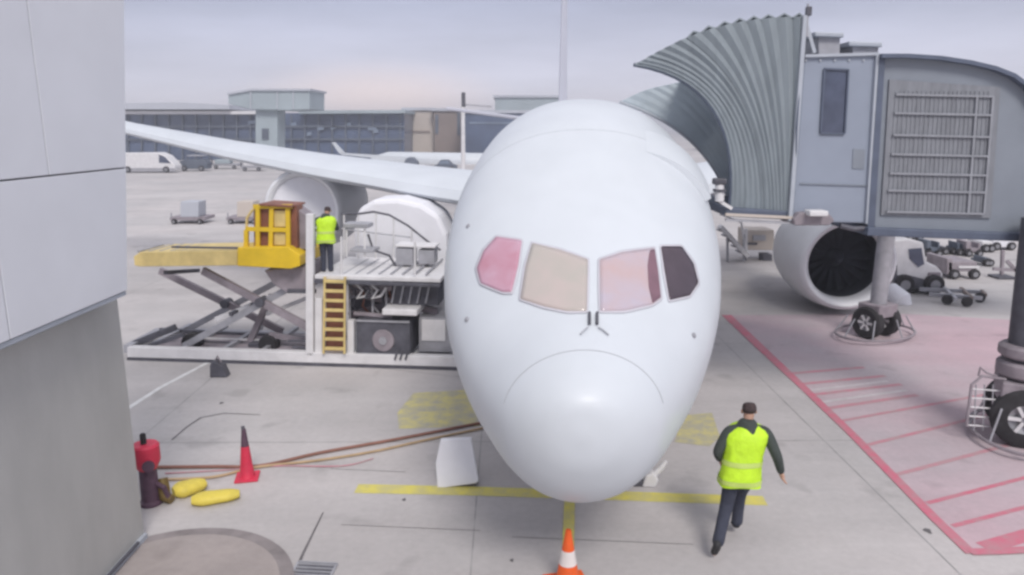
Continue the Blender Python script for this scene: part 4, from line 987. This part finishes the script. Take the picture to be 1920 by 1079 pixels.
# distant airliner
t, c, y = bgthing('distant_airliner', 'small white aircraft with upturned winglet far behind the wing', 'airliner', 760, 312)
a_, b_ = AY(640, 300, y), AY(900, 306, y)
MB().tube([AY(690, 304, y+6), AY(705, 304, y+6), AY(730, 303, y+6), AY(900, 306, y+6), AY(980, 306, y+6)], [.2, 1.0, 1.5, 1.55, 1.2], 20).build('fuselage', 'white_aircraft', t, smooth=True)
MB().prism([AY(636, 288, y), AY(700, 292, y), AY(860, 303, y), AY(860, 308, y), AY(700, 297, y), AY(640, 291, y)], (0, 1.8, 0)).build('wing', 'white_aircraft', t)
MB().prism([AY(622, 268, y), AY(627, 268, y), AY(646, 289, y), AY(636, 289, y)], (0, .8, 0)).build('winglet', 'white_aircraft', t)
MB().lathe([(.9, 0), (1.1, .6), (1.0, 2.5), (.6, 3.4)], AY(770, 309, y-1), (0, 1, 0), 20).build('engine', 'far_dark', t, smooth=True)
MB().tube([AY(830, 320, y+3), AY(830, 308, y+3)], .15, 8).build('gear_leg', 'dark_metal', t)
# small dark car near the distant aircraft
t, c, y = bgthing('parked_car', 'small dark car seen just left of the airliner crown', 'car', 832, 322)
MB().prism([AY(*p, y) for p in ((812, 312), (820, 309), (826, 301), (840, 301), (848, 309), (856, 312), (856, 319), (812, 319))], (0, 1.8, 0)).build('body', 'far_dark', t, bevel=.08)
MB().prism([AY(*p, y-.03) for p in ((823, 308), (828, 303), (839, 303), (844, 308))], (0, .1, 0)).build('window', 'far_glass_pale', t); ywheels(t, y, (822, 847), 320, .33)

# far terminal: long glass front with mullions, roof, raised pier block
yt = 138.0
far = thing('terminal_building', 'long low terminal with dark glass front and pale flat roof in the distance', 'building', (AY(500, 300, yt).x, yt, 0))
FY = lambda px, py, dy=0: AY(px, py, yt+dy)
MB().prism([FY(150, 214), FY(480, 214), FY(600, 212), FY(758, 212), FY(758, 302), FY(150, 302)], (0, 20, 0)).build('glass_front', 'far_glass', far)
MB().prism([FY(150, 196, -3), FY(330, 193, -3), FY(430, 198, -3), FY(430, 206, -3), FY(150, 206, -3)], (0, 24, 0)).build('roof', 'far_roof', far)
MB().prism([FY(150, 209, -2), FY(480, 209, -2), FY(480, 215, -2), FY(150, 215, -2)], (0, 18, 0)).build('roof_edge_or_shadow_line', 'white_metal', far)
MB().prism([FY(560, 208, -2), FY(760, 207, -2), FY(760, 213, -2), FY(560, 214, -2)], (0, 18, 0)).build('roof_edge_or_shadow_line', 'far_wall', far)
for k in range(21):
    x = 240+k*25.5; MB().beam(FY(x, 215, -.3), FY(x, 300, -.3), .28, .3).build('mullion', 'far_dark', far)
for yy in (238, 262): MB().beam(FY(150, yy, -.35), FY(758, yy, -.35), .3, .3).build('transom', 'far_dark', far)
for x, yy, wd in ((465, 228, 14), (545, 232, 10), (595, 240, 12), (620, 238, 9), (690, 240, 16), (700, 245, 9), (575, 250, 9), (650, 232, 8)):
    MB().prism([FY(x, yy, -.5), FY(x+wd, yy-2, -.5), FY(x+wd, yy+4, -.5), FY(x, yy+6, -.5)], (0, .3, 0)).build('pane', 'far_glass_pale', far)
yp = 112.0; PY = lambda px, py, dy=0: AY(px, py, yp+dy)
pr_ = thing('pier_tower', 'grey-green raised block on a pillar in front of the far terminal', 'tower', (PY(500, 300).x, yp, 0))
MB().prism([PY(428, 178), PY(470, 170), PY(580, 170), PY(580, 206), PY(540, 208), PY(470, 206), PY(428, 196)], (0, 9, 0)).build('upper_block', 'far_wall', pr_, bevel=.1)
MB().prism([PY(479, 206, 1), PY(520, 206, 1), PY(520, 310, 1), PY(479, 310, 1)], (0, 4, 0)).build('pillar', 'far_wall', pr_, bevel=.05)
MB().prism([PY(491, 242, .8), PY(503, 242, .8), PY(503, 262, .8), PY(491, 262, .8)], (0, .5, 0)).build('door', 'far_dark', pr_)
MB().prism([PY(426, 175, -.3), PY(470, 167, -.3), PY(582, 167, -.3), PY(582, 171, -.3), PY(470, 171, -.3), PY(426, 179, -.3)], (0, 9.6, 0)).build('parapet', 'far_roof', pr_)
for x in (470, 520, 550): MB().beam(PY(x, 172, -.1), PY(x, 205, -.1), .15, .15).build('panel_joint', 'far_roof', pr_)
def house(lb, y, x0, y0, x1, yb_, dep, m, win, wm, name='hangar'):
    t = thing(name, lb, 'building', (AY((x0+x1)/2, 300, y).x, y, 0)); A_ = lambda a, b, d=0: AY(a, b, y+d)
    z0 = 0; tl, tr = A_(x0, y0), A_(x1, y0)
    MB().prism([tl, tr, Vector((tr.x, y, 0)), Vector((tl.x, y, 0))], (0, dep, 0)).build('wall', m, t)
    MB().prism([tl+Vector((-.4, -.4, 0)), tr+Vector((.4, -.4, 0)), tr+Vector((.4, -.4, .5)), tl+Vector((-.4, -.4, .5))], (0, dep+.8, 0)).build('roof', 'far_roof', t)
    for a, b, c_, d in win: MB().prism([A_(a, b, -.15), A_(c_, b, -.15), A_(c_, d, -.15), A_(a, d, -.15)], (0, .3, 0)).build('window', wm, t)
    return t
house('beige block on the horizon right of the terminal glass', 150, 757, 208, 812, 290, 15, 'far_beige', [(762, 246, 806, 250)], 'far_brown')
house('brown block on the horizon beside the white light mast', 148, 813, 209, 866, 290, 15, 'far_brown', [(816, 216, 822, 252), (857, 212, 863, 255)], 'far_dark')
house('low blue-glass hall partly hidden by the airliner crown', 140, 868, 213, 990, 290, 15, 'far_glass', [(880, 230, 985, 233)], 'far_glass_pale')
house('pale olive hall on the horizon behind the airliner crown', 170, 928, 184, 1060, 290, 15, 'far_wall', [], 'far_dark')
house('low pale building under the passenger bridge, far right', 190, 1340, 232, 2300, 290, 15, 'far_roof', [(1500, 243, 2200, 248)], 'far_dark')
# white light mast
my = 70.0; A_ = lambda a, b: AY(a, b, my)
t = thing('light_mast', 'white mast with dark lamp head standing left of the airliner crown', 'mast', (A_(868, 300).x, my, 0))
MB().tube([Vector((A_(868, 300).x, my, 0)), A_(868, 200)], [.22, .17], 12).build('pole', 'white_metal', t, smooth=True)
MB().box(A_(869, 188), (.35, .35, 1.3)).build('lamp_head', 'dark_metal', t, bevel=.05)
MB().beam(A_(868, 197), A_(922, 201), .12, .14).build('arm', 'grey_metal', t)
# ---- right-hand background, under the bridge
t, c, y = bgthing('passenger_steps', 'white steps with angled side rail between airliner and bridge', 'steps', 1372, 492)
MB().beam(AY(1350, 425, y), AY(1400, 480, y), .5, .18).build('stringer', 'white_metal', t)
MB().tube([AY(1350, 402, y), AY(1390, 418, y), AY(1398, 470, y)], .05, 8).build('hand_rail', 'white_metal', t)
for k in range(5): MB().box(AY(1356+k*9, 434+k*10, y)+Vector((0, .3, 0)), (.3, .6, .06)).build('tread', 'grey_metal', t)
for x in (1364, 1395): MB().beam(AY(x, 440, y), AY(x, 492, y), .09, .09).build('leg', 'grey_metal', t)
t, c, y = bgthing('catering_cart', 'cream boxy cart with dark legs below the canopy floor', 'cart', 1425, 490)
ybox(t, y, 1398, 432, 1452, 470, 1.2, 'box', 'far_beige', .04); ybox(t, y, 1412, 442, 1436, 452, .05, 'grille', 'grey_metal', 0, dy=-.05); ybox(t, y, 1402, 456, 1420, 460, .05, 'handle', 'dark_metal', 0, dy=-.05)
ybox(t, y, 1395, 470, 1400, 492, .2, 'leg', 'dark_metal', 0); ybox(t, y, 1430, 478, 1448, 490, .6, 'wheel_box', 'dark_metal', .02); ybox(t, y, 1396, 430, 1402, 470, .1, 'post', 'white_metal', 0, dy=-.06)
t, c, y = bgthing('aircraft_tug', 'white tug with dark cab window right of the engine', 'tug', 1715, 552)
MB().prism([AY(*p, y) for p in ((1672, 452), (1704, 448), (1732, 456), (1738, 492), (1756, 500), (1768, 512), (1770, 538), (1676, 530))], (0, 2.4, 0)).build('body', 'white_metal', t, bevel=.06)
MB().prism([AY(*p, y-.03) for p in ((1704, 468), (1728, 466), (1733, 496), (1722, 502), (1706, 486))], (0, .1, 0)).build('cab_window', 'dark_glass', t)
MB().prism([AY(*p, y-.06) for p in ((1678, 518), (1700, 516), (1765, 532), (1760, 546), (1735, 546), (1680, 532))], (0, 1.8, 0)).build('bumper', 'dark_metal', t, bevel=.03)
ybox(t, y, 1676, 498, 1682, 530, .06, 'side_post', 'dark_metal', 0, dy=-.1); ybox(t, y, 1742, 512, 1764, 522, .06, 'grille', 'mauve_grey', 0, dy=-.06); ywheels(t, y, (1694, 1750), 540, .36, dy=-.1)
MB().tube([AY(1668, 545, y-1), AY(1690, 565, y-1.5), AY(1705, 585, y-1.6)], [.3, .35, .12], 14).build('hose_drum', 'board_white', t, smooth=True)
t, c, y = bgthing('tow_dolly', 'low olive-grey tow frame lying behind the white tug', 'dolly', 1800, 572)
for a, b in (((1722, 556), (1842, 562)), ((1740, 566), (1840, 574)), ((1764, 550), (1790, 576)), ((1800, 555), (1820, 574)), ((1838, 560), (1846, 568))):
    pa, pb = G(*a), G(*b); pa.z = pb.z = .25; MB().beam(pa, pb, .1, .12).build('frame_bar', 'grey_metal' if a[0] < 1790 else 'far_brown', t)
for p_ in ((1775, 572), (1812, 576), (1836, 568)): cc_ = G(*p_); MB().lathe([(.05, -.07), (.16, -.07), (.17, 0), (.16, .07), (.05, .07)], Vector((cc_.x, cc_.y, .17)), (0, 1, 0), 14).build('wheel', 'rubber', t)
t, c, y = bgthing('baggage_cart', 'mauve baggage cart with dark frame in the middle distance right', 'cart', 1806, 524)
ybox(t, y, 1778, 492, 1832, 510, 1.5, 'bed', 'mauve_grey', .03); ybox(t, y, 1776, 486, 1786, 516, 1.5, 'end_panel', 'mauve_grey', .02); ybox(t, y, 1798, 500, 1836, 504, .05, 'rail', 'white_metal', 0, dy=-.05); ywheels(t, y, (1788, 1826), 518, .2)
for i, (x0, x1, yb_, hh, m, lb) in enumerate(((1738, 1762, 482, 30, 'far_dark', 'dark upright loader leaning away, leftmost in the far row under the bridge'), (1768, 1790, 478, 14, 'dark_metal', 'low dark cart second from the left in the far row under the bridge'),
        (1796, 1806, 480, 24, 'far_dark', 'narrow dark trolley, third in the far row under the bridge'), (1812, 1838, 482, 28, 'mauve_grey', 'square mauve-grey cage, fourth in the far row under the bridge'), (1846, 1858, 500, 16, 'far_dark', 'small dark trolley standing nearer than the far row under the bridge'))):
    t, c, y = bgthing('ground_trolley', lb, 'trolley', (x0+x1)/2, yb_, 'trolleys in the far row under the bridge')
    ybox(t, y, x0, yb_-hh, x0+(x1-x0)*.35, yb_-4, .8, 'end_panel', m, .02); ybox(t, y, x0, yb_-hh*.55, x1, yb_-hh*.3, 1.0, 'bed', m, .02); ybox(t, y, x1-3, yb_-hh*.9, x1, yb_-4, .6, 'post', m, 0)
    ywheels(t, y, (x0+3, x1-3), yb_-3, .16)
for i, (x0, x1, yb_, m, lb) in enumerate(((1862, 1900, 470, 'board_white', 'white box cart in the far row under the bridge, behind the barrier frame'), (1700, 1728, 452, 'board_white', 'white box cart just above the white tug'), (1842, 1862, 474, 'white_metal', 'narrow pale cart in the far row left of the barrier frame'))):
    t, c, y = bgthing('box_cart', lb, 'cart', (x0+x1)/2, yb_, 'pale carts far under the bridge')
    ybox(t, y, x0, yb_-20, x1, yb_-5, 1.2, 'box', m, .04); ybox(t, y, x0, yb_-5, x1, yb_-3, 1.3, 'bed', 'dark_metal', 0); ywheels(t, y, (x0+5, x1-5), yb_-2, .2)
t, c, y = bgthing('barrier_frame', 'dark T-shaped barrier frame near the right edge', 'barrier', 1893, 522)
for a, b in (((1880, 470), (1878, 516)), ((1862, 505), (1918, 508)), ((1888, 490), (1912, 516))): MB().beam(AY(*a, y), AY(*b, y), .1, .12).build('bar', 'mauve_grey', t)
MB().box(Vector((AY(1878, 520, y).x, y, .05)), (.7, .7, .1)).build('base', 'dark_metal', t, bevel=.02)

# ---------------------------------------------------------------- damp air
hz = MB().box((0, 480, 9.0), (1900, 1100, 20.0)).build('haze', 'seam'); hz['kind'] = 'stuff'
hm = bpy.data.materials.new('haze'); hm.use_nodes = True; t = hm.node_tree; t.nodes.clear()
mo = N(t, 'ShaderNodeOutputMaterial'); pv_ = N(t, 'ShaderNodeVolumePrincipled'); pv_.inputs['Color'].default_value = (.93, .94, 1, 1)
pv_.inputs['Density'].default_value = .0019; pv_.inputs['Anisotropy'].default_value = .2
t.links.new(pv_.outputs[0], mo.inputs['Volume']); hz.data.materials.clear(); hz.data.materials.append(hm)
